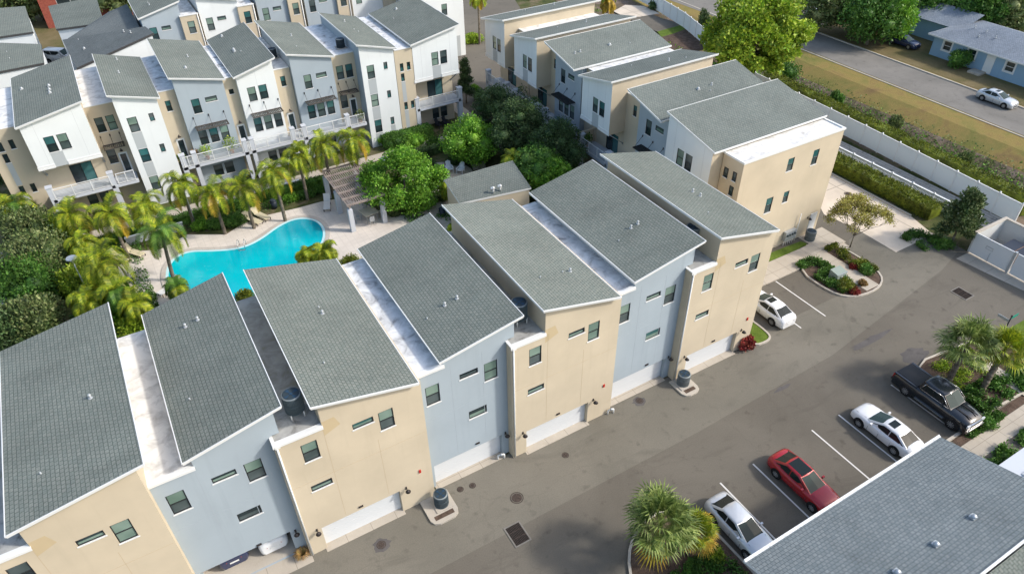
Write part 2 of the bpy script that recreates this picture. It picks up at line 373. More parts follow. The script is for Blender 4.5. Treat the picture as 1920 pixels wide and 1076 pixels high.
# ------------------------------------------------------------------ trench bank and long fences
b = MB()
b.quad((67.6, 20, -.6), (70.3, 20, .05), (70.3, 78, .05), (67.6, 78, -.6))
b.quad((67.0, 20, -.6), (67.6, 20, -.6), (67.6, 78, -.6), (67.0, 78, -.6))
b.quad((67.0, 20, 0), (67.0, 20, -.6), (67.0, 78, -.6), (67.0, 78, 0))
BLOCK = mat('block_courses', (.3, .29, .27), .95)
g = N(BLOCK, 'ShaderNodeNewGeometry'); s_ = N(BLOCK, 'ShaderNodeSeparateXYZ'); Lk(BLOCK, g.outputs['Position'], s_.inputs[0])
cb = N(BLOCK, 'ShaderNodeCombineXYZ'); Lk(BLOCK, s_.outputs['Y'], cb.inputs[0]); Lk(BLOCK, s_.outputs['X'], cb.inputs[1])
br = N(BLOCK, 'ShaderNodeTexBrick'); Lk(BLOCK, cb.outputs[0], br.inputs['Vector']); br.inputs['Scale'].default_value = 1
br.inputs['Brick Width'].default_value = 1.8; br.inputs['Row Height'].default_value = .34; br.inputs['Mortar Size'].default_value = .035
br.inputs['Color1'].default_value = (.33, .31, .275, 1); br.inputs['Color2'].default_value = (.40, .375, .335, 1); br.inputs['Mortar'].default_value = (.22, .205, .185, 1)
_s = ramp(BLOCK, noise(BLOCK, 1.2, 6, .7), [(.55, g3(1)), (.72, g3(.4))]); setc(BLOCK, mixc(BLOCK, 1, br.outputs[0], _s, 'MULTIPLY'))
mk('block_bank', b, BLOCK, label='long low bank of grey block courses below the white boundary fence', cat='retaining wall')
FENC = stucco('fence_vinyl', (.68, .72, .72), .02)
def fence(name, pts, h, label, step=2.45, rail=False, group=None):
    p0 = Vector(pts[0]); root = empty(name, (p0.x, p0.y, 0), label=label, cat='fence', group=group)
    n = 0; pan = MB(); tr = MB()
    for a, c in zip(pts, pts[1:]):
        a = Vector(a)-p0; c = Vector(c)-p0; L = (c-a).length; d = (c-a)/L; k = max(1, round(L/step)); q = Vector((-d.y, d.x, 0))
        M = Matrix.Translation((a.x, a.y, 0)) @ Matrix(((d.x, q.x, 0, 0), (d.y, q.y, 0, 0), (0, 0, 1, 0), (0, 0, 0, 1)))
        if rail:
            for z in (.3, h-.15): tr.box(0, -.04, z, L, .04, z+.14, M=M)
            for i in range(int(L/.16)): pan.box(i*.16, -.015, .3, i*.16+.05, .015, h-.1, M=M)
            tr.box(0, -.1, h, L, .1, h+.05, M=M)
        else:
            pan.box(0, -.02, .05, L, .02, h-.1, M=M); tr.box(0, -.05, h-.1, L, .05, h+.02, M=M)
        for i in range(k+1):
            pm = MB(); x = L*i/k; pm.box(x-.065, -.065, 0, x+.065, .065, h+.08, M=M)
            pm.hexa([M @ Vector(v) for v in ((x-.1, -.1, h+.08), (x+.1, -.1, h+.08), (x+.1, .1, h+.08), (x-.1, .1, h+.08))],
                    [M @ Vector(v) for v in ((x-.03, -.03, h+.2), (x+.03, -.03, h+.2), (x+.03, .03, h+.2), (x-.03, .03, h+.2))])
            mk('post', pm, TRIM, root)
    mk('panel', pan, FENC, root); mk('top_rail', tr, TRIM, root)
fence('vinyl_fence', [(70.3, 25.6, 0), (71.6, 44.3, 0), (72.3, 62, 0), (74.5, 68, 0), (77.7, 76.5, 0), (80.5, 85, 0), (82.7, 96, 0), (84, 108, 0)], 2.25, 'tall solid white vinyl fence running the length of the grassy ditch')
fence('low_fence', [(66.9, 27.2, 0), (66.9, 78, 0)], 1.15, 'low white picket railing between the clipped hedge and the block bank', 2.4, rail=True)

# ------------------------------------------------------------------ building kit (local frame: x along the facade, y into the building)
def wall_front(b, x0, x1, y, zb, zl, zr, holes, rec=.09, m=0):
    zt = min(zl, zr)
    xs = sorted({x0, x1, *[v for h in holes for v in h[:2]]}); zs = sorted({zb, zt, *[v for h in holes for v in h[2:4]]})
    xs = [v for v in xs if x0-1e-6 <= v <= x1+1e-6]; zs = [v for v in zs if zb-1e-6 <= v <= zt+1e-6]
    for i in range(len(xs)-1):
        for j in range(len(zs)-1):
            cx, cz = (xs[i]+xs[i+1])/2, (zs[j]+zs[j+1])/2
            if any(h[0] < cx < h[1] and h[2] < cz < h[3] for h in holes): continue
            b.quad((xs[i], y, zs[j]), (xs[i+1], y, zs[j]), (xs[i+1], y, zs[j+1]), (xs[i], y, zs[j+1]), m)
    if abs(zl-zr) > 1e-4: b.poly([(x0, y, zt), (x1, y, zt), (x1, y, zr), (x0, y, zl)] if zr > zt and zl > zt else ([(x0, y, zt), (x1, y, zt), (x1, y, zr)] if zr > zl else [(x0, y, zt), (x1, y, zt), (x0, y, zl)]), m)
    for h in holes:
        a0, a1, c0, c1 = h[:4]; r = h[4] if len(h) > 4 else rec
        b.quad((a0, y, c0), (a0, y+r, c0), (a1, y+r, c0), (a1, y, c0), m); b.quad((a0, y, c1), (a1, y, c1), (a1, y+r, c1), (a0, y+r, c1), m)
        b.quad((a0, y, c0), (a0, y, c1), (a0, y+r, c1), (a0, y+r, c0), m); b.quad((a1, y, c0), (a1, y+r, c0), (a1, y+r, c1), (a1, y, c1), m)
def volume(parent, x0, x1, y0, y1, zb, zl, zr, holes, m, side=None, label=None, name='wall'):
    b = MB(); wall_front(b, x0, x1, y0, zb, zl, zr, holes)
    s = 1 if side else 0
    b.quad((x0, y1, zb), (x0, y0, zb), (x0, y0, zl), (x0, y1, zl), s); b.quad((x1, y0, zb), (x1, y1, zb), (x1, y1, zr), (x1, y0, zr), s)
    b.quad((x1, y1, zb), (x0, y1, zb), (x0, y1, zl), (x1, y1, zr), s); b.quad((x0, y0, zb), (x0, y1, zb), (x1, y1, zb), (x1, y0, zb), s)
    b.quad((x0, y0, zl), (x1, y0, zr), (x1, y1, zr), (x0, y1, zl), s)
    return mk(name, b, [m, side or m], parent, label=label)
def roof(parent, x0, x1, y0, y1, zl, zr, m, th=.17, fas=None):
    b = MB(); B = [(x0, y0, zl-th), (x1, y0, zr-th), (x1, y1, zr-th), (x0, y1, zl-th)]; T = [(x0, y0, zl), (x1, y0, zr), (x1, y1, zr), (x0, y1, zl)]
    b.hexa(B, T, 1, 0)
    r = mk('roof', b, [m, fas or TRIM], parent)
    # drip edge, proud of the fascia
    b = MB(); e = .035
    b.hexa([(x0-e, y0-e, zl-.07), (x1+e, y0-e, zr-.07), (x1+e, y0+.01, zr-.07), (x0-e, y0+.01, zl-.07)], [(x0-e, y0-e, zl+.025), (x1+e, y0-e, zr+.025), (x1+e, y0+.01, zr+.025), (x0-e, y0+.01, zl+.025)])
    b.box(x0-e, y0+.012, zl-.07, x0+.01, y1, zl+.022); b.box(x1-.01, y0+.012, zr-.07, x1+e, y1, zr+.022)
    mk('drip_edge', b, fas or TRIM, r)
    return r
WK = 0
def win(parent, holes, x0, x1, z0, z1, y, kind='sash', rec=.09, gl=None, trim=False):
    global WK; WK += 1
    holes.append((x0, x1, z0, z1, rec))
    f = MB(); t = .05; yf = y+rec-.06; yg = y+rec-.015
    f.box(x0+.004, yf, z0+.004, x0+t, yf+.055, z1-.004); f.box(x1-t, yf, z0+.004, x1-.004, yf+.055, z1-.004)
    f.box(x0+t, yf, z0+.004, x1-t, yf+.055, z0+t); f.box(x0+t, yf, z1-t, x1-t, yf+.055, z1-.004)
    zm = (z0+z1)/2
    if kind == 'sash': f.box(x0+t, yf-.004, zm-.03, x1-t, yf+.05, zm+.03)
    if kind == 'slider': f.box((x0+x1)/2-.03, yf-.004, z0+t, (x0+x1)/2+.03, yf+.05, z1-t)
    wn = mk('window' if kind != 'slider' else 'sliding_door', f, TRIM if trim else FRAME, parent)
    g = MB(); a, c = x0+t, x1-t
    A, B_ = gl or ((GLA, GLB) if kind == 'sash' else (GLB, GLC))
    if kind == 'sash':
        g.quad((a, yg, z0+t), (c, yg, z0+t), (c, yg, zm), (a, yg, zm), 1); g.quad((a, yg-.02, zm), (c, yg-.02, zm), (c, yg-.02, z1-t), (a, yg-.02, z1-t), 0)
    elif kind == 'slider':
        xm = (a+c)/2; g.quad((a, yg, z0+t), (xm, yg, z0+t), (xm, yg, z1-t), (a, yg, z1-t), 1); g.quad((xm, yg-.01, z0+t), (c, yg-.01, z0+t), (c, yg-.01, z1-t), (xm, yg-.01, z1-t), 0)
    else:
        zq = z0+(z1-z0)*.45
        g.quad((a, yg, z0+t), (c, yg, z0+t), (c, yg, zq), (a, yg, zq), 0); g.quad((a, yg, zq), (c, yg, zq), (c, yg, z1-t), (a, yg, z1-t), 1)
    mk('glass', g, [A, B_], wn)
    s = MB(); s.box(x0-.05, y-.035, z0-.055, x1+.05, y+rec-.062, z0+.002); mk('sill', s, TRIM, wn)
    return wn
def joints(parent, segs, y, col):
    b = MB()
    for x0, z0, x1, z1 in segs:
        if abs(x1-x0) < 1e-3: b.box(x0-.012, y-.004, z0, x0+.012, y+.001, z1)
        else: b.box(x0, y-.004, z0-.012, x1, y+.001, z0+.012)
    mk('control_joint', b, col, parent)
def darker(n, c): return mat(n, c, .9, spec=.1)
JB = darker('joint_beige', (.46, .37, .26)); JG = darker('joint_grey', (.33, .37, .41)); JW = darker('joint_white', (.52, .54, .55))
VENTM = mat('vent_metal', (.42, .44, .45), .5, .2)
def vent(parent, p, kind=0):
    b = MB(); x, y, z = p
    if kind == 0:
        b.tube((x, y, z-.05), (x, y, z+.2), .05, n=10); b.tube((x, y, z-.02), (x, y, z+.03), .11, n=10); b.ball((x, y, z+.21), (.085, .085, .06), seg=10, rings=6)
    elif kind == 1:
        b.tube((x, y, z-.05), (x, y, z+.12), .04, n=8)
    else:
        b.box(x-.14, y-.16, z-.03, x+.14, y+.16, z+.06); b.ball((x, y, z+.08), (.13, .15, .16), seg=10, rings=6)
    mk('roof_vent', b, VENTM, parent)
def sconce(parent, x, y, z, m=None):
    b = MB(); b.box(x-.05, y-.03, z-.02, x+.05, y+.001, z+.22); b.tube((x, y-.02, z+.15), (x, y-.3, z+.22), .02, n=6)
    b.tube((x, y-.3, z+.24), (x, y-.3, z+.08), .05, .17, n=12); mk('wall_lamp', b, m or BRONZE, parent)
def garage(parent, holes, x0, x1, z1, y, rec=.35):
    holes.append((x0, x1, 0.02, z1, rec)); b = MB(); n = 4; yy = y+rec-.02
    for i in range(n):
        za = .02+(z1-.02)*i/n; zb = .02+(z1-.02)*(i+1)/n; b.box(x0+.01, yy-.03, za+.006, x1-.01, yy, zb-.006)
    b.box(x0, yy-.004, 0.02, x1, yy+.012, z1)
    g = mk('garage_door', b, DOORW, parent)
    s = MB(); s.box(x0-.1, y-.28, 0, x1+.05, y+.36, .035); mk('threshold', s, CONC, parent)
    return g
def parapet(parent, x0, x1, y, z, yb=None, left=False):
    b = MB(); b.box(x0-.06, y-.07, z-.02, x1+.04, y+.2, z+.05)
    if left: b.box(x0-.06, y+.203, z-.02, x0+.12, yb, z+.05)
    b.box(x0-.07, y-.1, z-.17, x1+.04, y-.072, z-.0)
    mk('parapet_cap', b, TRIM, parent)
def flat_roof(parent, x0, x1, y0, y1, z, m):
    b = MB(); b.box(x0, y0, z-.15, x1, y1, z); return mk('flat_roof', b, m, parent)
AC_PROTO = None
ACG = mat('condenser_slate', (.085, .115, .13), .5, .2); ACT = mat('condenser_grey', (.19, .215, .22), .5, .2); ACD = mat('condenser_dark', (.03, .045, .055), .55)
FAN = mat('fan_blades', (.02, .05, .09), .4)
def ac_unit(loc, label, mm=ACG, h=.95, r=.44, stand=False, rz=0, group='air conditioning condensers'):
    root = empty('air_conditioner', loc, rz, label=label, cat='air conditioner', group=group)
    z0 = .42 if stand else .06
    b = MB(); b.tube((0, 0, z0), (0, 0, z0+h), r-.03, n=28)
    for i in range(40):
        t = 2*math.pi*i/40; x, y = r*math.cos(t), r*math.sin(t); b.box(x-.014, y-.014, z0+.03, x+.014, y+.014, z0+h-.03)
    for z in (z0, z0+h*.5, z0+h-.05): b.tube((0, 0, z), (0, 0, z+.05), r+.012, n=28)
    mk('casing', b, mm, root)
    f = MB(); f.tube((0, 0, z0+h+.012), (0, 0, z0+h+.03), r-.07, n=24); mk('fan_well', f, ACD, root)
    g = MB()
    for k in range(24):
        t = k/24*2*math.pi; u = (k+1)/24*2*math.pi; a, c = r-.06, r+.01
        for zz in (z0+h+.055,): g.quad((a*math.cos(t), a*math.sin(t), zz), (c*math.cos(t), c*math.sin(t), zz-.03), (c*math.cos(u), c*math.sin(u), zz-.03), (a*math.cos(u), a*math.sin(u), zz))
    mk('top_rim', g, ACT, root)
    f = MB(); f.tube((0, 0, z0+h+.03), (0, 0, z0+h+.06), .08, n=12)
    for k in range(4):
        t = k*math.pi/2+.4; p = [Vector((.07*math.cos(t), .07*math.sin(t), z0+h+.04)), Vector((r-.1)*Vector((math.cos(t-.28), math.sin(t-.28), 0)))+Vector((0, 0, z0+h+.036)), Vector((r-.1)*Vector((math.cos(t+.28), math.sin(t+.28), 0)))+Vector((0, 0, z0+h+.06))]
        f.poly(p)
    mk('fan', f, FAN, root)
    if stand:
        s = MB()
        for x in (-.34, .34):
            for y in (-.34, .34): s.tube((x, y, 0), (x, y, z0), .035, n=6)
            s.box(x-.03, -.4, z0-.05, x+.03, .4, z0-.002)
        mk('stand', s, PIPEW, root)
    else:
        s = MB(); s.box(-.55, -.55, 0, .55, .55, .06); mk('pad', s, CURB, root)
    return root

# ------------------------------------------------------------------ front row: seven townhouses seen from the garage side
YB, YG, YBACK = 26.45, 27.05, 39.15
def front_unit(i, kind, x0, x1, rx0, rx1, zl, zr, label, vents, hi_strip):
    yf = YB if kind == 'beige' else YG; cx = (x0+x1)/2
    root = empty('townhouse', (cx, yf, 0), label=label, cat='townhouse', group='front row of garage side townhouses')
    X = lambda v: v-cx; Y = lambda v: v-yf
    col, jc = (BEIGE, JB) if kind == 'beige' else (GREY, JG)
    zp = 10.15 if kind == 'beige' else 10.3
    holes = []
    if hi_strip is not None: sx0, sx1 = hi_strip          # the low flat-roofed strip at the left
    ux0, ux1 = (rx0+.35, x1) if kind == 'beige' else (rx0+.35, rx1-.45)
    b0 = x0 + (1.25 if kind == 'beige' else .35)
    if kind == 'beige':
        W = [('sash', 1.23, 2.10, 7.97, 9.38), ('slit', 4.07, 5.27, 8.91, 9.35), ('sash', 5.56, 6.42, 7.93, 9.39), ('slit', 1.13, 2.34, 5.48, 5.97)]
        gd = (1.02, 5.98)
    else:
        W = [('sash', .43, 1.31, 7.6, 9.12), ('slit', 2.63, 3.85, 8.62, 9.06), ('sash', 4.25, 5.15, 7.6, 9.08), ('slit', 3.05, 4.3, 4.9, 5.6)]
        gd = (.36, 5.3)
    low_holes, up_holes = [], []
    for k, a, c, z0, z1 in W:
        gls = random.choice([(GLA, GLB), (GLA, GLB), (GLB, GLC), (GLA, GLA)]) if k == 'sash' else random.choice([(GLA, GLC), (GLB, GLC), (GLA, GLT)])
        win(root, holes, X(x0+a), X(x0+c), z0, z1, 0, k, gl=gls)
    if i == 2:
        ga, gb = x0+.2, x0+5.25; holes.append((X(ga), X(gb), .02, 2.25, 1.0))
        b = MB(); a, c, d, e = X(ga), X(gb), 1.0, 7.0
        b.quad((a, d, .02), (a, e, .02), (a, e, 2.6), (a, d, 2.6)); b.quad((c, d, .02), (c, d, 2.6), (c, e, 2.6), (c, e, .02)); b.quad((a, e, .02), (c, e, .02), (c, e, 2.6), (a, e, 2.6))
        b.quad((a, d, 2.3), (a, e, 2.3), (c, e, 2.3), (c, d, 2.3)); b.quad((a, .1, .03), (c, .1, .03), (c, e, .03), (a, e, .03)); mk('garage_interior', b, CURB, root)
    else: garage(root, holes, X(x0+gd[0]), X(x0+gd[1]), 2.08, 0)
    # lower full-width block (to strip height), then the sloped upper block
    hl = [h for h in holes]
    volume(root, X(x0), X(x1), 0, Y(YBACK), 0, zp, zp, hl, col)
    ztop = lambda x: zl + (zr-zl)*(x-rx0)/(rx1-rx0) - .21
    b = MB(); a, c = X(ux0), X(ux1); za, zc = ztop(ux0), ztop(ux1); e = -.0015
    b.hexa([(a, 0, zp), (c, 0, zp), (c, Y(YBACK)-.3, zp), (a, Y(YBACK)-.3, zp)], [(a, 0, za), (c, 0, zc), (c, Y(YBACK)-.3, zc), (a, Y(YBACK)-.3, za)])
    mk('upper_wall', b, col, root)
    roof(root, X(rx0), X(rx1), -.33, Y(39.45), zl, zr, SH_A)
    # low strip
    if hi_strip is not None:
        fm = {'beige': MEMD, 'grey': MEM}[kind] if i not in (2, 1) else MEMC
        b = MB(); b.box(X(sx0), .2, zp-.02, X(ux0)-.003, Y(YBACK), zp+.012, 0)
        if kind == 'beige':
            b.m = [0]*len(b.m)
        mk('flat_roof', b, fm if kind == 'grey' else CANY, root)
        parapet(root, X(sx0), X(ux0)-.003 if kind == 'grey' else X(ux0)-.003, 0, zp+.03, Y(YBACK), left=(kind == 'beige'))
        if kind == 'beige':
            b = MB(); b.box(X(sx0)+.12, .2, zp+.013, X(ux0)-.004, 2.1, zp+.02); mk('debris_patch', b, MEMD, root)
            b = MB(); b.tube((X(x0)+.12, -.06, .1), (X(x0)+.12, -.06, zp-.15), .05, n=8); b.box(X(x0)+.03, -.12, zp-.2, X(x0)+.3, -.0, zp-.02); mk('downpipe', b, TRIM, root)
            # stub wall that carries over the neighbour's strip edge
    xj = [x0+(2.55 if kind == 'beige' else 2.1), x0+(5.3 if kind == 'beige' else 4.15)]
    joints(root, [(X(xj[0]), 2.3, X(xj[0]), zp-.1), (X(xj[1]), 2.3, X(xj[1]), 7.4 if kind == 'beige' else zp-.1), (X(x0)+.1, 6.35, X(x1)-.1, 6.35)] , 0, jc)
    if kind == 'beige':
        b = MB(); a = X(ux0)-.05; b.poly([(a+.06, -.004, zp-.75), (a+1.0, -.004, zp-.35), (a+.75, -.004, zp+.35), (a+.06, -.004, zp+.3)]); mk('patched_stucco', b, BEIGE2, root)
    sx = (x0+.75, x0+6.4) if kind == 'beige' else (x0+5.55,)
    for s in sx: sconce(root, X(s), 0, 2.0)
    b = MB(); b.box(X(x0+3.5)-.14, -.06, 2.32, X(x0+3.5)+.14, 0, 2.44); mk('sensor_light', b, BRONZE, root)
    if kind == 'beige':
        b = MB(); b.box(X(x1)-.85, -.06, 2.95, X(x1)-.72, -.001, 3.2); mk('alarm_bell', b, RED, root)
    pl = lambda p: zl + (zr-zl)*(p.x-rx0)/(rx1-rx0)
    for (px, py, k) in vents:
        p = GS(px, py, pl); vent(root, (p.x-cx, p.y-yf, p.z), k)
    return root
front_unit(1, 'beige', -12.6, -4.95, -10.4, -4.5, 11.75, 12.75, 'beige townhouse at the left edge, its big roof rising to the right', [(170, 746, 0), (77, 888, 1)], (-12.6, -10))
front_unit(2, 'grey', -4.95, .95, -3.15, 1.9, 11.2, 12.38, 'blue grey townhouse with an open garage and two parked cars inside', [(348, 613, 0), (371, 600, 0), (356, 749, 1)], (-4.95, -2.8))
front_unit(3, 'beige', .95, 9.15, 3.15, 8.95, 12.1, 10.75, 'beige townhouse beside the open garage, with a patched stucco corner under its roof', [(598, 577, 1), (605, 588, 0), (608, 681, 1)], (.95, 3.4))
front_unit(4, 'grey', 9.15, 14.95, 10.5, 15.95, 10.97, 12.0, 'blue grey townhouse in the middle of the front row, streaky white roof strip beside it', [(834, 573, 0), (857, 560, 0), (801, 598, 1)], (9.15, 10.8))
front_unit(5, 'beige', 14.95, 22.95, 16.95, 22.6, 12.35, 10.97, 'beige townhouse between the two blue grey ones on the right of the front row', [(1055, 511, 1), (1069, 509, 0), (1013, 521, 1)], (14.95, 17.2))
front_unit(6, 'grey', 22.95, 28.75, 24.1, 29.75, 11.08, 12.2, 'blue grey townhouse next to the corner, its condenser on a kerbed pad at the door', [(1183, 428, 0), (1196, 420, 0), (1160, 452, 1)], (22.95, 24.4))
front_unit(7, 'beige', 28.75, 36.3, 30.5, 36.1, 12.5, 11.15, 'beige corner townhouse at the right end of the front row beside a parked white sedan', [(1299, 360, 0), (1313, 368, 0), (1328, 400, 1)], (28.75, 30.8))
for (n, px, py, lab) in ((3, 545, 738, 'slate condenser on white legs in the roof gap, nearest to the camera'), (5, 973, 566, 'slate condenser on a roof stand in the gap left of the middle beige roof'), (7, 1302, 424, 'pale condenser on a roof stand in the gap left of the corner roof')):
    p = G(px, py, 11.75); ac_unit((p.x, p.y, 10.17), lab, ACG if n != 7 else ACT, stand=True, h=1.12, r=.5)

# ground condensers on kerbed pads at the garage corners
def pad_island(x0, x1, y0, y1, label):
    lp = smooth_loop([(x0, y1, 0), (x1, y1, 0), (x1, y0, 0), (x0+.05, y0, 0)], 2)
    lp = [(x0, y1), (x1, y1), (x1, y0+.5), (x1-.12, y0+.18), (x1-.45, y0), (x0+.5, y0), (x0+.15, y0+.15), (x0, y0+.45)]
    root = empty('pad_island', ((x0+x1)/2, y1, 0), label=label, cat='kerbed pad', group='kerbed condenser pads')
    L = [(x-(x0+x1)/2, y-y1) for x, y in lp]
    b = MB(); b.hexa([(x, y, 0) for x, y in L], [(x, y, .14) for x, y in L]); mk('slab', b, CURB, root)
    b = MB(); b.quad((L[0][0]+.3, y0-y1+.3, .146), (L[1][0]-.3, y0-y1+.3, .146), (L[1][0]-.3, y0-y1+.62, .146), (L[0][0]+.3, y0-y1+.62, .146)); mk('gravel_strip', b, MULCH, root)
    return root
pad_island(8.05, 9.95, 24.35, 26.43, 'kerbed concrete pad under the condenser by the second beige townhouse')
ac_unit((9.2, 25.62, .14), 'slate condenser on the kerbed pad nearest the camera', ACG, .95, .45)
pad_island(28.35, 29.9, 24.55, 26.43, 'kerbed concrete pad under the condenser by the corner townhouse')
ac_unit((29.1, 25.75, .14), 'grey green condenser on the kerbed pad near the corner townhouse', ACT, .95, .45)

# ------------------------------------------------------------------ courtyard rows: balcony side of the townhouses
def rail(parent, x0, x1, y, z, h=1.15, posts=None):
    b = MB(); b.box(x0, y-.03, z+h-.07, x1, y+.03, z+h); b.box(x0, y-.025, z+.08, x1, y+.025, z+.13)
    n = 6
    for i in range(n): zz = z+.2+(h-.34)*i/n; b.box(x0, y-.012, zz, x1, y+.012, zz+.045, 1)
    k = posts or max(1, round((x1-x0)/1.5))
    for i in range(k+1): xx = x0+(x1-x0)*i/k; b.box(xx-.035, y-.04, z, xx+.035, y+.04, z+h+.02)
    mk('balcony_rail', b, [TRIM, PANEL], parent)
def siderail(parent, y0, y1, x, z, h=1.15):
    b = MB(); b.box(x-.03, y0, z+h-.07, x+.03, y1, z+h); b.box(x-.025, y0, z+.08, x+.025, y1, z+.13)
    for i in range(8): zz = z+.18+(h-.3)*i/8; b.box(x-.012, y0, zz, x+.012, y1, zz+.055)
    mk('balcony_rail', b, TRIM, parent)
def slab(parent, x0, x1, y0, y1, z=3.3):
    b = MB(); b.box(x0, y0, z-.3, x1, y1, z); mk('balcony_deck', b, OFFW, parent)
def column(parent, x, y0=-.05, w=.5, h=4.6, z0=0):
    b = MB(); b.box(x-w/2, y0, z0, x+w/2, y0+.55, h); b.box(x-w/2-.05, y0-.05, h, x+w/2+.05, y0+.6, h+.08); mk('column', b, OFFW, parent)
def awning(parent, x0, x1, y, z=6.7, dark=False):
    b = MB(); o = 1.05; n = int((x1-x0)/.16)
    for yy in (y-o, y-.06): b.box(x0, yy, z-.06, x1, yy+.06, z+.04)
    for xx in (x0, (x0+x1)/2-.03, x1-.06): b.box(xx, y-o, z-.062, xx+.06, y, z+.042)
    for i in range(n): xx = x0+(x1-x0)*i/n; b.box(xx, y-o+.06, z-.03, xx+.07, y-.06, z+.03)
    a = mk('awning', b, FRAME if dark else AWN, parent)
    for xx in (x0+.1, (x0+x1)/2, x1-.1): t = MB(); t.tube((xx, y-o+.1, z), (xx, y-.02, z+.95), .02, n=5); t.box(xx-.05, y-.06, z+.85, xx+.05, y, z+1.05); mk('tie_rod', t, BRONZE, a)
GP = [(GLA, GLB), (GLA, GLB), (GLB, GLC), (GLA, GLA), (GLT, GLC)]
def gp(): return random.choice(GP)
DEPTH = 12.9
def seg_over(root, x0, x1, zl, zr, hi, colx=True):
    """white top storey carried over a balcony"""
    wz = lambda x: (zl+(zr-zl)*(x-x0)/(x1-x0))-.2
    h = []; mid = (x0+x1)/2; off = -.35 if hi == 'R' else .45
    a = mid+off-.95; c = mid+off+.13
    win(root, h, a, a+.85, 7.97, 9.5, 0, gl=gp()); win(root, h, c, c+.85, 7.97, 9.5, 0, gl=gp())
    volume(root, x0+.25, x1-.25, 0, 2.0, 6.5, wz(x0+.25), wz(x1-.25), h, WHITE, side=BEIGE)
    b = MB(); b.box(a+.02, -.006, 6.5, a+1.06, .0, 7.9); mk('grey_panel', b, PANEL, root)
    for u, v in ((x0+.2, a), (a+1.1, x1-.2)): b = MB(); b.box(u, -.06, 6.46, v, .02, 6.62); b.box(u, -.04, 6.62, v, -.001, 6.84); mk('trim_band', b, TRIM, root)
    h = []
    win(root, h, mid-.5, mid+1.5, 3.32, 5.45, 2.003, 'slider', gl=(GLT, GLC)); win(root, h, mid-.1, mid+.75, .6, 1.9, 2.003, gl=(GLB, GLC)); win(root, h, mid+1.0, mid+1.85, .6, 1.9, 2.003, gl=(GLB, GLC))
    volume(root, x0+.25, x1-.25, 2.003, DEPTH-.35, 0, wz(x0+.25), wz(x1-.25), h, BEIGE)
    slab(root, x0+.25, x1-.2, -.05, 2.0); rail(root, x0+.5, x1-.45, -.03, 3.3)
    for xx in (x0+.4, x1-.4):
        b = MB(); b.box(xx, 1.9, 5.0, xx+.16, 1.99, 5.2)
        for dx in (0, .12): b.tube((xx+dx, 1.98, 5.1), (xx+dx, .15, 6.5), .04, n=6)
        mk('brace', b, METAL, root)
    sconce(root, mid+.2, 2.0, 5.65)
    if colx: column(root, x0+.3); column(root, x1-.25)
    joints(root, [(x0+1.3, 6.9, x0+1.3, wz(x0+1.3)-.1), (x1-1.2, 6.9, x1-1.2, wz(x1-1.2)-.1)], 0, JW)
def seg_tall(root, x0, x1, zl, zr, side=None):
    wz = lambda x: (zl+(zr-zl)*(x-x0)/(x1-x0))-.2
    h = []; a = x0+.9
    for z0, z1 in ((8.1, 9.6), (4.85, 6.3), (1.7, 3.25)): win(root, h, a, a+.85, z0, z1, 0, gl=gp())
    for z0, z1 in ((8.8, 9.6), (5.5, 6.35), (2.25, 3.15)): win(root, h, a+1.95, a+2.4, z0, z1, 0, 'single', gl=(GLT, GLB), trim=False)
    volume(root, x0+.3, x1-.3, 0, DEPTH-.35, 0, wz(x0+.3), wz(x1-.3), h, WHITE, side=side or GREY)
    for u, v, z0, z1 in ((a-.03, a+.88, 6.36, 8.04), (a-.03, a+.88, 3.31, 4.79), (a-.03, a+.88, .1, 1.62), (a+1.9, a+2.45, .1, 2.15)): b = MB(); b.box(u, -.006, z0, v, 0, z1); mk('grey_panel', b, PANEL, root)
def seg_awn(root, x0, x1, zl, zr, col, flip=False, dark=False, two=False):
    wz = lambda x: (zl+(zr-zl)*(x-x0)/(x1-x0))-.2
    y = 1.3; h = []
    f = (lambda a, c: (a, c)) if not flip else (lambda a, c: (x0+x1-c, x0+x1-a))
    if two:
        for d in (1.1, 2.25): win(root, h, x0+d, x0+d+.84, 7.98, 9.5, y, gl=gp())
    else:
        a, c = f(x0+1.4, x0+2.2); win(root, h, a, c, 8, 9.52, y, gl=gp())
        a, c = f(x0+2.75, x0+3.9); win(root, h, a, c, 8.92, 9.45, y, 'slit', gl=(GLA, GLB))
    s = x0+.95+(.0 if two else .2)
    for k in range(3): win(root, h, s+k*1.08, s+k*1.08+.82, 4.6, 6.15, y, gl=gp())
    for k in range(2): win(root, h, x0+1.6+k*1.15, x0+2.5+k*1.15, .8, 2.1, y, gl=(GLB, GLC))
    volume(root, x0+.3, x1-.3, y, DEPTH-.35, 0, wz(x0+.3), wz(x1-.3), h, col)
    awning(root, s-.1, s+3.1, y, dark=dark)
    slab(root, x0+.0, x1, -.05, y); rail(root, x0+.3, x1-.3, -.03, 3.3)
    for xx in (x0+.05, x1-.0): column(root, xx, w=.42)
    joints(root, [((x0+x1)/2, 6.9, (x0+x1)/2, wz((x0+x1)/2)-.1)], y, JG if col == GREY else JW)
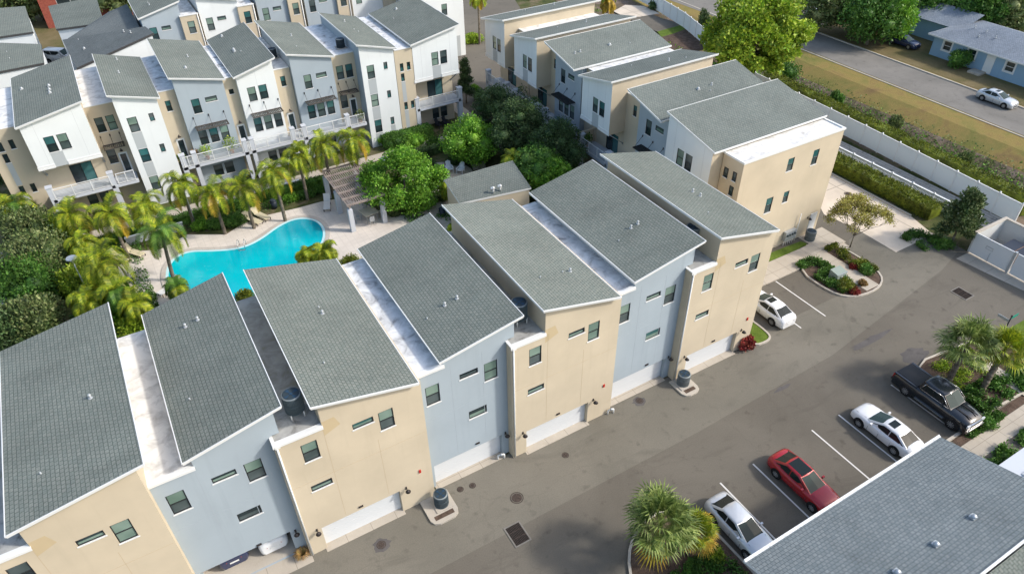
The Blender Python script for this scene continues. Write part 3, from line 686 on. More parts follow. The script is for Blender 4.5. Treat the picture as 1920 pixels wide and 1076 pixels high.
def seg_strip(root, x0, x1, z=10.7, mode='door', wins=2, m=None, mem=None):
    y = 1.9; h = []; wd = x1-x0
    if wins == 2:
        for k in (0, 1): win(root, h, x0+.18+k*(wd/2), x0+.18+k*(wd/2)+min(.85, wd/2-.25), 8.0, 9.5, y, gl=gp())
    elif wins == 1: win(root, h, x0+wd/2-.26, x0+wd/2+.26, 8.6, 9.7, y, gl=(GLT, GLC))
    elif wins == -1: win(root, h, x0+wd/2-.24, x0+wd/2+.24, 8.97, 9.5, y, 'single', gl=(GLC, GLC))
    elif wins == 3:
        for zz, xs in ((8.15, (.22, 1.05)), (7.0, (.22,)), (3.6, (.22, 1.05))):
            for q in xs: win(root, h, x0+q, x0+q+.42, zz, zz+.9, 0, 'single', gl=(GLT, GLC))
        y = 0
    if mode == 'door':
        dx = x0+wd*(.5 if wins != 2 else .72)
        h.append((dx-.42, dx+.42, 3.3, 5.6, .1)); b = MB(); b.box(dx-.41, y+.05, 3.31, dx+.41, y+.1, 5.59)
        d = mk('door', b, TRIM, root); g = MB(); g.box(dx-.27, y+.045, 3.55, dx+.27, y+.049, 5.4); mk('door_glass', g, GLC, d)
        sconce(root, dx, y, 5.8)
        if wins == 2: win(root, h, x0+.1, x0+.1+.8, 4.65, 6.2, y, gl=(GLB, GLC)); awning(root, x0+.05, x1-.05, y, 6.65)
    b = MB(); volume(root, x0-.3, x1+.3, y, DEPTH-.35, 0, z, z, h, m or BEIGE)
    b = MB(); b.box(x0-.3, y+.2, z, x1+.3, DEPTH-.4, z+.015); mk('flat_roof', b, mem or MEM, root)
    b = MB(); b.box(x0-.27, y-.05, z-.02, x1+.27, y+.2, z+.06); mk('parapet_cap', b, TRIM, root)
    if y > 1: slab(root, x0, x1, -.05, y); rail(root, x0+.2, x1-.2, -.03, 3.3, posts=2); 
    else:
        for za, zc in ((4.55, 6.95), (.1, 3.55)): b = MB(); b.box(x0+.2, -.006, za, x0+.66, 0, zc); mk('grey_panel', b, PANEL, root)
def court_roof(root, x0, x1, y0, zl, zr, sh, vents=(), org=None):
    roof(root, x0, x1, y0, DEPTH, zl, zr, sh)
ROWG = 'courtyard townhouses with balconies'
def croot(org, rz, x, label, group): 
    o = Vector(org) + Matrix.Rotation(rz, 3, 'Z') @ Vector((x, 0, 0)); return empty('townhouse', o, rz, label=label, cat='townhouse', group=group)
def place_vents(root, org, rz, x0, rx0, rx1, zl, zr, vs):
    Mi = (Matrix.Translation(Vector(org) + Matrix.Rotation(rz, 3, 'Z') @ Vector((x0, 0, 0))) @ Matrix.Rotation(rz, 4, 'Z')).inverted()
    for px, py, k in vs:
        zf = lambda p: zl+(zr-zl)*((Mi @ p).x-rx0)/(rx1-rx0)
        vent(root, Mi @ GS(px, py, zf), k)
# left row, facing the pool
BO = (0, 73.05, 0); grp = 'townhouses of the row behind the pool'
r = croot(BO, 0, -9, 'far left end townhouse of the pool row, white storey over a balcony', grp)
seg_over(r, 0, 5.9, 11.0, 12.2, 'R', colx=True); roof(r, 0, 5.85, -.3, DEPTH, 11, 12.2, SH_A); seg_strip(r, 5.9, 7.9, wins=2, mem=MEMC)
b = MB(); hh = []
for (a, z0) in ((-2.2, 8.25), (-1.25, 8.3), (-2.2, 7.1), (-2.2, 3.7), (-1.25, 3.7)): win(r, hh, a, a+.42, z0, z0+.9, 1.9, 'single', gl=(GLC, GLC))
volume(r, -3.0, .3, 1.9, DEPTH-.35, 0, 10.3, 10.3, hh, BEIGE); b = MB(); b.box(-2.9, 2.0, 10.3, .25, DEPTH-.5, 10.32); mk('flat_roof', b, MEMC, r)
for za, zc in ((4.7, 7.0), (.1, 3.6)): b = MB(); b.box(-2.22, 1.892, za, -1.75, 1.9, zc); mk('grey_panel', b, PANEL, r)
place_vents(r, BO, 0, -9, 0, 5.85, 11, 12.2, [(41, 168, 2), (92, 162, 2), (93, 169, 2), (94, 175, 2)])
r = croot(BO, 0, -1.1, 'left of the two white pool row townhouses whose fronts reach the garden', grp)
seg_tall(r, 0, 4.3, 12.2, 11.0); roof(r, 0, 4.3, -.3, DEPTH-.9, 12.2, 11, SH_A); seg_strip(r, 4.3, 5.6, wins=1, mode='door'); column(r, 4.5, w=.5)
place_vents(r, BO, 0, -1.1, 0, 4.3, 12.2, 11, [(219, 112, 0), (223, 137, 0)])
r = croot(BO, 0, 4.5, 'pale grey townhouse of the pool row with blue chairs under its balcony', grp)
seg_awn(r, 0, 5.15, 12.2, 11.0, GREY); roof(r, 0, 5.1, 1.0, DEPTH+.8, 12.2, 11, SH_A); seg_strip(r, 5.15, 5.85, wins=-1)
place_vents(r, BO, 0, 4.5, 0, 5.1, 12.2, 11, [(352, 107, 0), (348, 128, 2)])
r = croot(BO, 0, 10.35, 'white pool row townhouse with a striped awning over three windows', grp)
seg_awn(r, 0, 4.45, 11.0, 12.2, WHITE, two=True); roof(r, 0, 4.45, .8, DEPTH+.5, 11, 12.2, SH_A); seg_strip(r, 4.45, 5.6, wins=1, z=10.5)
place_vents(r, BO, 0, 10.35, 0, 4.45, 11, 12.2, [(416, 69, 2), (438, 94, 2), (440, 97, 2), (452, 97, 1)])
r = croot(BO, 0, 16.0, 'pale grey townhouse of the pool row next to the beige wall with a dark awning', grp)
seg_awn(r, 0, 5.0, 12.2, 11.0, GREY); roof(r, 0, 5.0, 1.0, DEPTH+.6, 12.2, 11, SH_A); seg_strip(r, 5.0, 7.1, wins=2)
place_vents(r, BO, 0, 16.0, 0, 5.0, 12.2, 11, [(546, 68, 0), (556, 88, 1)])
r = croot(BO, 0, 23.1, 'right of the two white pool row townhouses whose fronts reach the garden', grp)
seg_tall(r, 0, 4.45, 12.2, 11.0); roof(r, 0, 4.45, -.35, DEPTH-.9, 12.2, 11, SH_A)
place_vents(r, BO, 0, 23.1, 0, 4.45, 12.2, 11, [(646, 41, 0), (664, 56, 1), (672, 60, 1)])
r = croot(BO, 0, 27.55, 'right end townhouse of the pool row, white storey over a balcony', grp)
seg_strip(r, 0.05, 1.6, wins=3, mode='', z=10.6); seg_over(r, 1.6, 7.7, 11.0, 12.2, 'L'); roof(r, 1.6, 7.65, -.45, DEPTH-.8, 11, 12.2, SH_A)
siderail(r, 0, 2, 1.95, 3.3)
place_vents(r, BO, 0, 27.55, 1.6, 7.65, 11, 12.2, [(743, 18, 2), (738, 36, 1)])
for px, py, lab in ((508, 90, 'dark condenser in the roof gap beside the white townhouse with two top windows'), (637, 75, 'dark condenser standing on the stained white roof strip of the pool row'), (326, 138, 'dark condenser on the grey roof strip left of the pale grey townhouse')):
    p = G(px, py, 11.6); ac_unit((p.x, p.y, 10.74 if px != 508 else 10.53), lab, ACD, h=.9, r=.45, group='condensers on the pool row roofs')

# right row, facing the courtyard from the right
CO = (40.3, 76.4, 0); CR = R(-90); grp = 'townhouses of the right hand row'
r = croot(CO, CR, 0, 'farthest townhouse of the right row with a pale front, beige flank and balcony', grp)
seg_over(r, 0, 5.2, 11.0, 12.2, 'L'); roof(r, 0, 5.3, -.4, DEPTH+.3, 11, 12.2, SH_C); seg_strip(r, 5.2, 6.9, wins=0, mode='', mem=MEMC)
place_vents(r, CO, CR, 0, 0, 5.3, 11, 12.2, [(1039, 9, 0), (985, 20, 1)])
r = croot(CO, CR, 6.9, 'second farthest townhouse of the right row, potted shrubs on its balcony', grp)
seg_over(r, 0, 5.3, 11.0, 12.2, 'L'); roof(r, 0, 5.35, -.4, DEPTH+.2, 11, 12.2, SH_C); seg_strip(r, 5.3, 6.5, wins=1, mode='', z=10.5)
place_vents(r, CO, CR, 6.9, 0, 5.35, 11, 12.2, [(1099, 42, 0), (1045, 52, 1)])
r = croot(CO, CR, 13.45, 'blue grey townhouse of the right row with a black awning and blue patio chairs', grp)
seg_awn(r, 0, 5.5, 12.2, 11.0, GREY, flip=False, dark=True); roof(r, 0, 5.55, 0, DEPTH-.2, 12.2, 11, SH_C); seg_strip(r, 5.5, 7.0, wins=0, mode='')
place_vents(r, CO, CR, 13.45, 0, 5.55, 12.2, 11, [(1078, 101, 0), (1088, 98, 0), (1143, 85, 2), (1181, 82, 1)])
r = croot(CO, CR, 20.4, 'pale townhouse of the right row with a wreath on its low balcony wall', grp)
seg_over(r, 0, 5.3, 11.0, 12.2, 'L'); roof(r, 0, 5.35, -.4, DEPTH, 11, 12.2, SH_C); seg_strip(r, 5.3, 7.5, wins=1, mode='', z=10.5)
b = MB(); b.box(-.1, -.1, 3.3, .1, 1.9, 4.7); mk('side_wall', b, BEIGE, r)
b = MB()
for k in range(14): t = k/14*2*math.pi; u = (k+1)/14*2*math.pi; b.tube((.14, .9+.28*math.cos(t), 4.0+.28*math.sin(t)), (.14, .9+.28*math.cos(u), 4.0+.28*math.sin(u)), .07, n=6)
tag(mk('wreath', b, L_BRUSH), 'brown wreath hanging on the low beige balcony wall', 'wreath').matrix_world = Matrix.Translation(Vector((40.3, 56.0, 0))) @ Matrix.Rotation(CR, 4, 'Z')
place_vents(r, CO, CR, 20.4, 0, 5.35, 11, 12.2, [(1184, 124, 1), (1254, 114, 0), (1286, 109, 1)])
r = croot(CO, CR, 27.85, 'blue grey townhouse of the right row, second nearest to the camera', grp)
seg_awn(r, 0, 4.85, 12.2, 11.0, GREY, dark=True); roof(r, 0, 4.9, -.1, DEPTH+.3, 12.2, 11, SH_C); seg_strip(r, 4.9, 5.7, wins=0, mode='')
place_vents(r, CO, CR, 27.85, 0, 4.9, 12.2, 11, [(1309, 168, 2), (1334, 160, 0), (1332, 171, 1)])
r = croot(CO, CR, 33.4, 'nearest townhouse of the right row with a tall beige end wall', grp)
seg_over(r, 0, 6.1, 12.2, 11.0, 'R'); roof(r, 0, 6.1, -.1, DEPTH+.2, 12.2, 11, SH_C)
def adopt(tmp, root):
    Mi = root.matrix_basis.inverted() @ tmp.matrix_basis
    for ch in list(tmp.children): ch.parent = root; ch.matrix_parent_inverse = Mi
    bpy.data.objects.remove(tmp)
t_ = empty('temp', (41.5, 34.78, 0)); hh = []
for a, c, z0, z1, k in ((46.85, 47.6, 8.25, 9.5, 'sash'), (49.93, 50.65, 7.98, 9.45, 'sash'), (47.4, 48.05, 4.95, 6.1, 'sash'), (45.3, 46.1, 4.55, 6.1, 'sash')): win(t_, hh, a-41.5, c-41.5, z0, z1, 0, k, gl=(GLT, GLB))
volume(t_, 0, 11.8, 0, 2.3, 0, 10.6, 10.6, hh, BEIGE)
b = MB(); b.box(.1, .1, 10.6, 11.7, 2.3, 10.62); mk('flat_roof', b, MEMC, t_)
b = MB(); b.box(-.08, -.08, 10.55, 11.88, .12, 10.72); b.box(-.08, .123, 10.55, .12, 2.3, 10.72); b.box(11.68, .123, 10.55, 11.88, 2.3, 10.72); mk('parapet_cap', b, TRIM, t_)
b = MB(); b.box(10.55, -.05, .15, 11.4, -.002, 2.3); mk('door', b, DOORW, t_)
sconce(t_, 10.2, 0, 1.9); adopt(t_, r)
t_ = empty('temp', (41.5, 36.75, 0), CR); hh = []
for a, c, z0, z1 in ((.04, .5, 8.6, 9.46), (1.05, 1.45, 8.7, 9.5), (.98, 1.4, 7.3, 8.15)): win(t_, hh, a, c, z0, z1, -.095, 'single', gl=(GLC, GLB))
adopt(t_, r)

# service clutter at the end wall
root = empty('utility_meters', (49.6, 34.6, 0), label='bank of grey electric meters and conduits on the beige end wall', cat='meter bank')
b = MB(); b.box(-.85, -.16, .55, .5, .15, 1.5)
mk('meter_cabinet', b, METAL, root)
for k in range(4):
    q = MB(); q.tube((-.65+k*.32, -.165, 1.15), (-.65+k*.32, -.27, 1.15), .11, n=12); mk('meter', q, GLB, root)
b = MB()
for k in range(5): b.tube((-.75+k*.28, -.05, 0), (-.75+k*.28, -.05, .55), .035, n=6)
b.tube((.75, 0, 0), (.75, 0, 3.0), .04, n=6); mk('conduit', b, PIPEW, root)
ac_unit((51.6, 33.9, .05), 'grey condenser beside the white door of the beige end wall', ACT, .95, .45)

# ------------------------------------------------------------------ third row behind the pool row: garage side
DY = 99.9
def back_unit(x0, x1, rx0, rx1, zl, zr, col, strip, label, vs=()):
    root = empty('townhouse', (x0, DY, 0), label=label, cat='townhouse', group='garage side row behind the pool row'); X = lambda v: v-x0; h = []
    m0 = rx0+.5 if zl < zr else rx0+.5
    win(root, h, X(rx0+.9), X(rx0+1.75), 7.7, 9.3, 0, gl=gp()); win(root, h, X(rx0+2.3), X(rx0+3.4), 8.75, 9.25, 0, 'slit', gl=(GLA, GLB))
    volume(root, X(rx0+.3), X(rx1-.3), 0, 12.5, 0, zl-.2+.06*(zr-zl), zr-.2-.06*(zr-zl), h, col)
    roof(root, X(rx0), X(rx1), -.35, 12.9, zl, zr, SH_A)
    if strip:
        s0, s1 = strip; h = []; win(root, h, X((s0+s1)/2-.42), X((s0+s1)/2+.42), 7.9, 9.4, -.4, gl=gp())
        volume(root, X(s0), X(s1), -.4, 12.2, 0, 10.15, 10.15, h, BEIGE); b = MB(); b.box(X(s0)+.05, -.2, 10.15, X(s1)-.05, 12, 10.17); mk('flat_roof', b, MEM, root)
        b = MB(); b.box(X(s0)-.05, -.47, 10.12, X(s1)+.05, -.2, 10.22); b.tube((X(s1)-.1, -.46, .1), (X(s1)-.1, -.46, 10.1), .06, n=6); mk('gutter', b, TRIM, root)
    for px, py, k in vs:
        p = GS(px, py, lambda p: zl+(zr-zl)*(p.x-rx0)/(rx1-rx0)); vent(root, (p.x-x0, p.y-DY, p.z), k)
back_unit(4.9, 10.1, 4.9, 10.1, 10.7, 12.0, GREY, (9.6, 11.8), 'blue grey townhouse of the back row, nearest the dark flat roofs', [(280, 10, 0), (277, 6, 1)])
back_unit(11.7, 17.2, 11.7, 17.2, 12.2, 11.0, WHITE, (16.7, 18.8), 'white townhouse of the back row with a beige strip on its right')
back_unit(19.0, 24, 18.9, 23.6, 11.0, 12.2, GREY, (23.2, 25.1), 'pale grey townhouse of the back row just left of its twin')
back_unit(25.2, 30.6, 25.2, 30.2, 12.2, 11.0, GREY, (29.9, 31.7), 'pale grey townhouse of the back row behind the narrow white roof')
back_unit(31.8, 37.2, 31.8, 37.0, 11.0, 12.2, WHITE, (36.6, 38.6), 'white townhouse of the back row behind the end roof of the pool row')
root = empty('end_townhouse', (38.7, 93.2, 0), label='tall white end building closing the back row beside the driveway', cat='townhouse'); h = []
win(root, h, 3.9, 4.75, 6.2, 7.75, 0); volume(root, 0, 7.3, 0, 14, 0, 11.5, 11.5, h, WHITE)
b = MB(); b.box(5.4, -.03, .05, 6.5, -.002, 3.0); mk('garage_door', b, PANEL, root)
roof(root, -.3, 7.6, -.3, 14.2, 11.7, 12.3, SH_A)

# dark-edged roofs at the upper left
def shed(name, pts, label, base_z=0, m=SH_D, wallm=WHITE, cat='building', group=None, top=.25, vs=(), fas=None):
    P = [Vector(p) for p in pts]; c = sum(P, Vector())/len(P); c.z = 0
    root = empty(name, c, label=label, cat=cat, group=group); b = MB()
    b.hexa([(p.x-c.x, p.y-c.y, p.z-top) for p in P], [(p.x-c.x, p.y-c.y, p.z) for p in P], 1, 0); mk('roof', b, [m, fas or TRIMD], root)
    b = MB(); q = [Vector((p.x-c.x, p.y-c.y, p.z-top-.01))*1 for p in P]; q = [Vector((v.x*.95, v.y*.97, v.z)) for v in q]
    b.hexa([(v.x, v.y, 0) for v in q], q); mk('wall', b, wallm, root)
    for px, py, k in vs:
        a, d, e_ = P[0], P[1], P[3]; n = (d-a).cross(e_-a)
        p = GS(px, py, lambda p: a.z-((p.x-a.x)*n.x+(p.y-a.y)*n.y)/n.z); vent(root, p-c, k)
    return root
grp = 'dark edged roofs in the upper left corner'
shed('low_building', [G(105, 55, 8.3), G(195, 43, 8.6), G(180, -6, 8.6), (G(90, 12, 8.3))], 'small building with a warm grey slab roof at the top left', group=grp, m=SH_A)
shed('low_building', [G(-20, 72, 8), G(62, 60, 8), G(47, 12, 8), G(-20, 17, 8)], 'small building with a slate roof in the top left corner', group=grp, m=SH_A)
shed('low_building', [G(-20, 138, 8), G(82, 118, 8), G(77, 83, 8), G(-20, 80, 8)], 'slate roofed building at the left edge under the top left corner', group=grp, m=SH_A, vs=[(13, 98, 1), (18, 110, 1)])
pA = G(143, 128, 8.6); pB = Vector(G(288, 62, 10.6)); pC = G(232, 8, 10.0); pD = G(117, 75, 8.4)
shed('long_building', [pA, pB, G(272, 50, 10.4), pD+Vector((0, 0, 0))], 'long dark roofed building with white gable behind the pool row', group=grp, vs=[(232, 60, 0), (158, 92, 2), (147, 75, 1), (245, 62, 0)])
shed('tall_building', [G(122, 76, 8.3), G(262, 52, 9.5), G(238, 8, 9.5), G(205, 22, 8.8)], 'dark blue grey roofed building rising behind the long roof', group=grp, m=SH_D)

# red brick house behind
root = empty('brick_house', (1.5, 140, 0), label='red brick house with white window at the top left edge', cat='house'); h = []
BRICK = soil('red_brick', [(.35, (.22, .06, .045)), (.65, (.33, .10, .07))], 3)
win(root, h, -5.5, -1.5, 1.5, 4.2, 0, 'slider', trim=True); win(root, h, 4, 7.5, 1.5, 4.2, 0, 'slider', trim=True)
volume(root, -8, 12, 0, 9, 0, 5, 5, h, BRICK); roof(root, -8.4, 12.4, -.5, 9.5, 5.4, 5.3, SH_D)

# club house by the courtyard
P = [(24.35, 52.5, 3.3), (31.9, 52.5, 3.3), (31.9, 55.7, 4.25), (24.2, 55.7, 4.25)]
P = [G(862, 381, 3.2), G(996, 352, 3.2), G(961, 301, 4.3), G(833, 337, 4.3)]
root = shed('pool_house', P, 'small pool house with a single sloping grey roof and two white vents', m=SH_C, wallm=BEIGE, cat='pool house', top=.2, fas=TRIM)
c = root.location
for k, (px, py) in enumerate(((925, 360), (938, 356))):
    p = G(px, py, 3.45)-c; b = MB(); b.tube((p.x, p.y, p.z-.1), (p.x, p.y, p.z+.35), .09, n=10); b.tube((p.x, p.y, p.z+.35), (p.x-.22, p.y+.1, p.z+.42), .13, n=10); b.ball((p.x, p.y, p.z+.42), .16); mk('roof_vent', b, TRIM, root)

# near roof at the bottom right
root = empty('near_building', (30, 6, 0), label='large low slate roof with white gutter filling the bottom right corner', cat='building'); O = root.location
ZR = 5.5
A_ = G(1400, 1053, ZR); B_ = G(1765, 820, ZR); dx = (B_-A_); dx.z = 0
C_ = GS(1925, 903, lambda p: ZR+(B_.y-p.y)*.27); D_ = Vector((C_.x, C_.y, C_.z))
RG = GS(1838, 1076, lambda p: ZR+(A_.y-p.y)*.27); zb = RG.z
E_ = (B_.x+.1, RG.y, zb); F_ = (A_.x, RG.y, zb)
B_ = Vector((B_.x, A_.y, ZR))
L = lambda p: (p[0]-O.x, p[1]-O.y, p[2])
ridge = .62*9
b = MB(); b.hexa([L((A_.x, A_.y, ZR-.2)), L((F_[0], F_[1], zb-.2)), L((E_[0], E_[1], zb-.2)), L((B_.x, B_.y, ZR-.2))], [L(A_), L(F_), L(E_), L(B_)], 1, 0); mk('roof', b, [SH_B, TRIM], root)
b = MB(); rr = L((A_.x, RG.y, zb)); re_ = L((B_.x+.1, RG.y, zb)); b.box(rr[0], rr[1]-.1, rr[2]-.05, re_[0], rr[1]+.02, rr[2]+.06); mk('ridge_trim', b, TRIM, root)
b = MB(); a = L(A_); c = L(B_); b.box(a[0]-.05, a[1]+.01, a[2]-.16, c[0]+.05, a[1]+.16, a[2]+.0); b.box(a[0]-.05, a[1]+.11, a[2], c[0]+.05, a[1]+.16, a[2]+.05)
for k in range(14): xx = a[0]+(c[0]-a[0])*(k+.5)/14; b.box(xx-.015, a[1]+.01, a[2]+.003, xx+.015, a[1]+.16, a[2]+.02)
mk('gutter', b, TRIM, root)
b = MB(); b.box(a[0]+.4, RG.y-O.y+.3, 0, c[0]-.4, a[1]-.5, ZR-.22); mk('wall', b, OFFW, root)
for px, py in ((1824, 970), (1754, 1021), (1681, 1073)):
    p = GS(px, py, lambda p: ZR+(A_.y-p.y)*.27); q = p-O; b = MB(); b.box(q.x-.17, q.y-.14, q.z-.02, q.x+.17, q.y+.16, q.z+.1); b.ball((q.x, q.y-.02, q.z+.12), (.16, .14, .13)); mk('roof_vent', b, METAL, root)
root = empty('near_white_building', (48, 8, 0), label='corner of a pale building with louvred vent at the right edge', cat='building')
p = G(1872, 872, 5.6)-root.location
b = MB(); b.box(p.x, p.y-8, 0, p.x+8, p.y, 5.6); b.box(p.x-.9, p.y-8, 0, p.x-.02, p.y-1.2, 4.6); mk('wall', b, OFFW, root)
b = MB()
for k in range(8): b.box(p.x+.5, p.y-3.2, 5.62, p.x+2.6, p.y-1.0, 5.64, 1) if k == 0 else b.box(p.x+.5, p.y-3.2+k*.28, 5.64, p.x+2.6, p.y-3.1+k*.28, 5.72)
mk('louvre', b, [TRIM, METAL], root)
bz = RG.z-.10; shed('flat_roofed_wing', [Vector((21, RG.y-.16, bz)), Vector((B_.x+.1, RG.y-.16, bz)), Vector((B_.x+.1, RG.y-8, bz-2.6)), Vector((21, RG.y-8, bz-2.6))], 'sliver of warm grey roof beyond the white ridge in the bottom right corner', m=SH_A, wallm=OFFW, fas=TRIM, cat='roof wing')

# suburban blue house across the street
BLUE = stucco('blue_wall', (.25, .38, .50), .06); ROOFH = shingle('shingles_house', True, (.13, .15, .18), (.20, .23, .27), (.26, .29, .33))
HO = Vector((102.6, 57.5, 0)); HR = R(-90)
root = empty('blue_house', HO, HR, label='single storey pale blue house with white window surrounds and grey hip roof', cat='house'); h = []
for a in (1.6, 5.2, 10.6, 14.4, 20): win(root, h, a, a+1.15, 1.2, 2.45, 0, trim=True, gl=(GLC, GLC))
volume(root, 0, 30, 0, 10, 0, 3.0, 3.0, h, BLUE)
for a in (1.6, 5.2, 10.6, 14.4, 20):
    b = MB(); b.box(a-.2, -.03, 1.0, a, -.001, 2.65); b.box(a+1.15, -.03, 1.0, a+1.35, -.001, 2.65); b.box(a, -.03, 1.0, a+1.15, -.001, 1.13); b.box(a, -.03, 2.46, a+1.15, -.001, 2.65); mk('window_surround', b, TRIM, root)
b = MB(); b.box(7.9, -.05, .1, 9.1, -.002, 2.5); mk('door', b, TRIM, root)
b = MB(); b.box(6.9, -1.6, 0, 8.6, -.06, .25); mk('door_step', b, CONC, root)
b = MB(); e = .7; z0, z1 = 2.95, 4.7
q = [(-e, -e, z0), (30, -e, z0), (30, 10+e, z0), (-e, 10+e, z0)]; r0, r1 = (5.5, 5, z1), (30, 5, z1)
b.poly([q[0], q[1], r1, r0]); b.poly([q[2], q[3], r0, r1]); b.poly([q[3], q[0], r0]); b.box(-e-.02, -e-.02, z0-.18, 30, -e+.06, z0, 1); b.box(-e-.02, -e+.061, z0-.18, -e+.06, 10+e, z0, 1); b.poly([q[0], q[3], q[2], q[1]], 1)
mk('roof', b, [ROOFH, TRIM], root)
for px, py in ((1828, 52), (1850, 60), (1867, 71), (1835, 69)):
    Mi = (Matrix.Translation(HO) @ Matrix.Rotation(HR, 4, 'Z')).inverted(); p = Mi @ GS(px, py, lambda p: 2.95+min(1.75, max(0, (p.x-HO.x+e)*1.75/5.7))); vent(root, p, 0)
b = MB(); b.box(-9, 5, 0, -.02, 13, 2.8); mk('garage_wing', b, BLUE, root)
b = MB(); z0, z1 = 2.8, 4.2; b.poly([(-9.5, 4.4, z0), (1, 4.4, z0), (1, 9, z1), (-6, 9, z1)]); b.poly([(1, 13.5, z0), (-9.5, 13.5, z0), (-6, 9, z1), (1, 9, z1)]); b.poly([(-9.5, 13.5, z0), (-9.5, 4.4, z0), (-6, 9, z1)]); mk('wing_roof', b, ROOFH, root)
TAN = stucco('tan_wall', (.42, .36, .22), .06)
root = empty('tan_house', (128, 66, 0), R(-90), label='tan house half hidden by trees behind the blue house', cat='house'); h = []
win(root, h, 4, 6, 1.2, 2.4, 0, 'slider'); win(root, h, 9, 11, 1.2, 2.4, 0, 'slider'); volume(root, 0, 20, 0, 9, 0, 5.0, 5.0, h, TAN); roof(root, -.4, 20.4, -.5, 9.4, 5.5, 5.3, SH_D)

# ------------------------------------------------------------------ foliage kit
def rv(): 
    while True:
        v = Vector((random.uniform(-1, 1), random.uniform(-1, 1), random.uniform(-1, 1)))
        if .05 < v.length < 1: return v.normalized()
def leaf(b, p, d, up, L, W_, m=0):
    s = d.cross(up)
    if s.length < 1e-3: s = d.orthogonal()
    s = s.normalized()*W_/2; q = p+d*L
    b.poly([p, p+d*L*.5+s, q, p+d*L*.5-s], m)
def clumps(b, C, n, L, W_, m=0, shell=.55, up=.3):
    """leaves scattered in and over ellipsoid clumps C = [(centre, radii)]"""
    wt = [c[1][0]*c[1][1]+c[1][1]*c[1][2]+c[1][0]*c[1][2] for c in C]; S = sum(wt)
    for (c, r), w_ in zip(C, wt):
        for _ in range(max(1, int(n*w_/S))):
            v = rv(); k = random.uniform(shell, 1.08) if random.random() < .85 else random.uniform(.15, .6)
            p = Vector((c[0]+v.x*r[0]*k, c[1]+v.y*r[1]*k, c[2]+v.z*r[2]*k))
            if p.z < .02: p.z = random.uniform(.02, .3)
            d = (v*.6+rv()*.8+Vector((0, 0, up))).normalized(); leaf(b, p, d, rv(), L*random.uniform(.6, 1.3), W_*random.uniform(.7, 1.2), m)
def core(b, C, k=.72, m=0):
    for c, r in C: b.ball(c, (r[0]*k, r[1]*k, r[2]*k), m, 9, 6, .08)
def subclumps(R_, H0, H1, n, rr, jitter=.25, shape='round', lean=(0, 0)):
    C = []
    for i in range(n):
        t = (i+.5)/n; z = H0+(H1-H0)*t; a = i*2.4+random.uniform(-.4, .4)
        if shape == 'round': rad = R_*math.sqrt(max(0, 1-(2*t-.9)**2))*random.uniform(.55, .95)
        elif shape == 'cone': rad = R_*(1-t*.85)*random.uniform(.6, .95)
        elif shape == 'vase': rad = R_*(.3+.7*t)*random.uniform(.5, 1)
        k = rr*random.uniform(1-jitter, 1+jitter)*(1 if shape != 'cone' else 1.1-.5*t)
        C.append(((rad*math.cos(a)+lean[0]*t, rad*math.sin(a)+lean[1]*t, z), (k, k, k*.8)))
    return C
def tree(name, p, C, n, L, W_, lm, label, cat='tree', group=None, trunk=.16, corek=.7, bark=BARK, up=.2, height=None, limbs=True, kind=None):
    root = empty(name, (p[0], p[1], 0), label=label, cat=cat, group=group)
    zt = height or (sum(c[0][2] for c in C)/len(C))
    if trunk:
        b = MB(); cx = sum(c[0][0] for c in C)/len(C); cy = sum(c[0][1] for c in C)/len(C)
        f0 = min(c[0][2]-c[1][2] for c in C); f0 = max(.4, f0)
        b.tube((0, 0, 0), (cx*.3, cy*.3, f0+.2), trunk*1.2, trunk*.85, 9)
        b.tube((cx*.3, cy*.3, f0+.18), (cx, cy, zt), trunk*.85, trunk*.4, 8)
        if limbs:
            for c, r in C[:14]: b.tube((cx*.4, cy*.4, f0+.3+random.random()*(zt-f0)*.5), c, trunk*.4, trunk*.1, 5, caps=False)
        mk('trunk', b, bark, root)
    b = MB(); clumps(b, C, n, L, W_, 0, up=up)
    if corek: core(b, C, corek)
    mk('crown' if trunk else 'foliage', b, lm, root); return root
def bush(px, py, r, h, lm, label, name='shrub', n=900, L=.14, cat='shrub', group=None, z=None, sub=6, xy=None, flat=1.0):
    p = Vector(xy+(0,)) if xy else G(px, py, h*.6)
    C = []
    for i in range(sub):
        a = i*2.4; k = r*.5*math.sqrt((i+.3)/sub)*1.2; C.append(((k*math.cos(a), k*math.sin(a)*flat, h*.45+random.uniform(-.1, .15)*h), (r*.55, r*.55*flat, h*.5)))
    return tree(name, p, C, int(n*1.5), L*1.05, L*.62, lm, label, cat, group, trunk=0, corek=.55, up=.4)

# feather palms
def frond(b, o, az, el, L, droop, m, wd=.74, n=40, tw=.0):
    d = Vector((math.cos(az)*math.cos(el), math.sin(az)*math.cos(el), math.sin(el))); p = Vector(o); st = L/n; side = Vector((-math.sin(az), math.cos(az), 0)); prev = p
    for i in range(n):
        t = i/n; dz = droop*st*(1.0+1.6*t)/L; d = (d+Vector((0, 0, -dz*1.25))).normalized(); q = p+d*st
        if i % 3 == 0:
            w0 = .035*(1-t)+.008; b.quad(p-side*w0, p+side*w0, q+side*w0, q-side*w0, m)
        if t > .12:
            ll = wd*math.sin(math.pi*min(1, (t*.92+.12)))**.7*random.uniform(.85, 1.15); up = side.cross(d)
            for s in (-1, 1):
                dd = (side*s*1.0+d*.55+up*(-.25-.5*t)+Vector((0, 0, -.25))).normalized(); e = p+dd*ll*.55; f = e+(dd+Vector((0, 0, -.7))).normalized()*ll*.5
                w_ = d*.034
                b.poly([p-w_, p+w_, e+w_*.9, e-w_*.9], m); b.poly([e-w_*.9, e+w_*.9, f], m)
        p = q
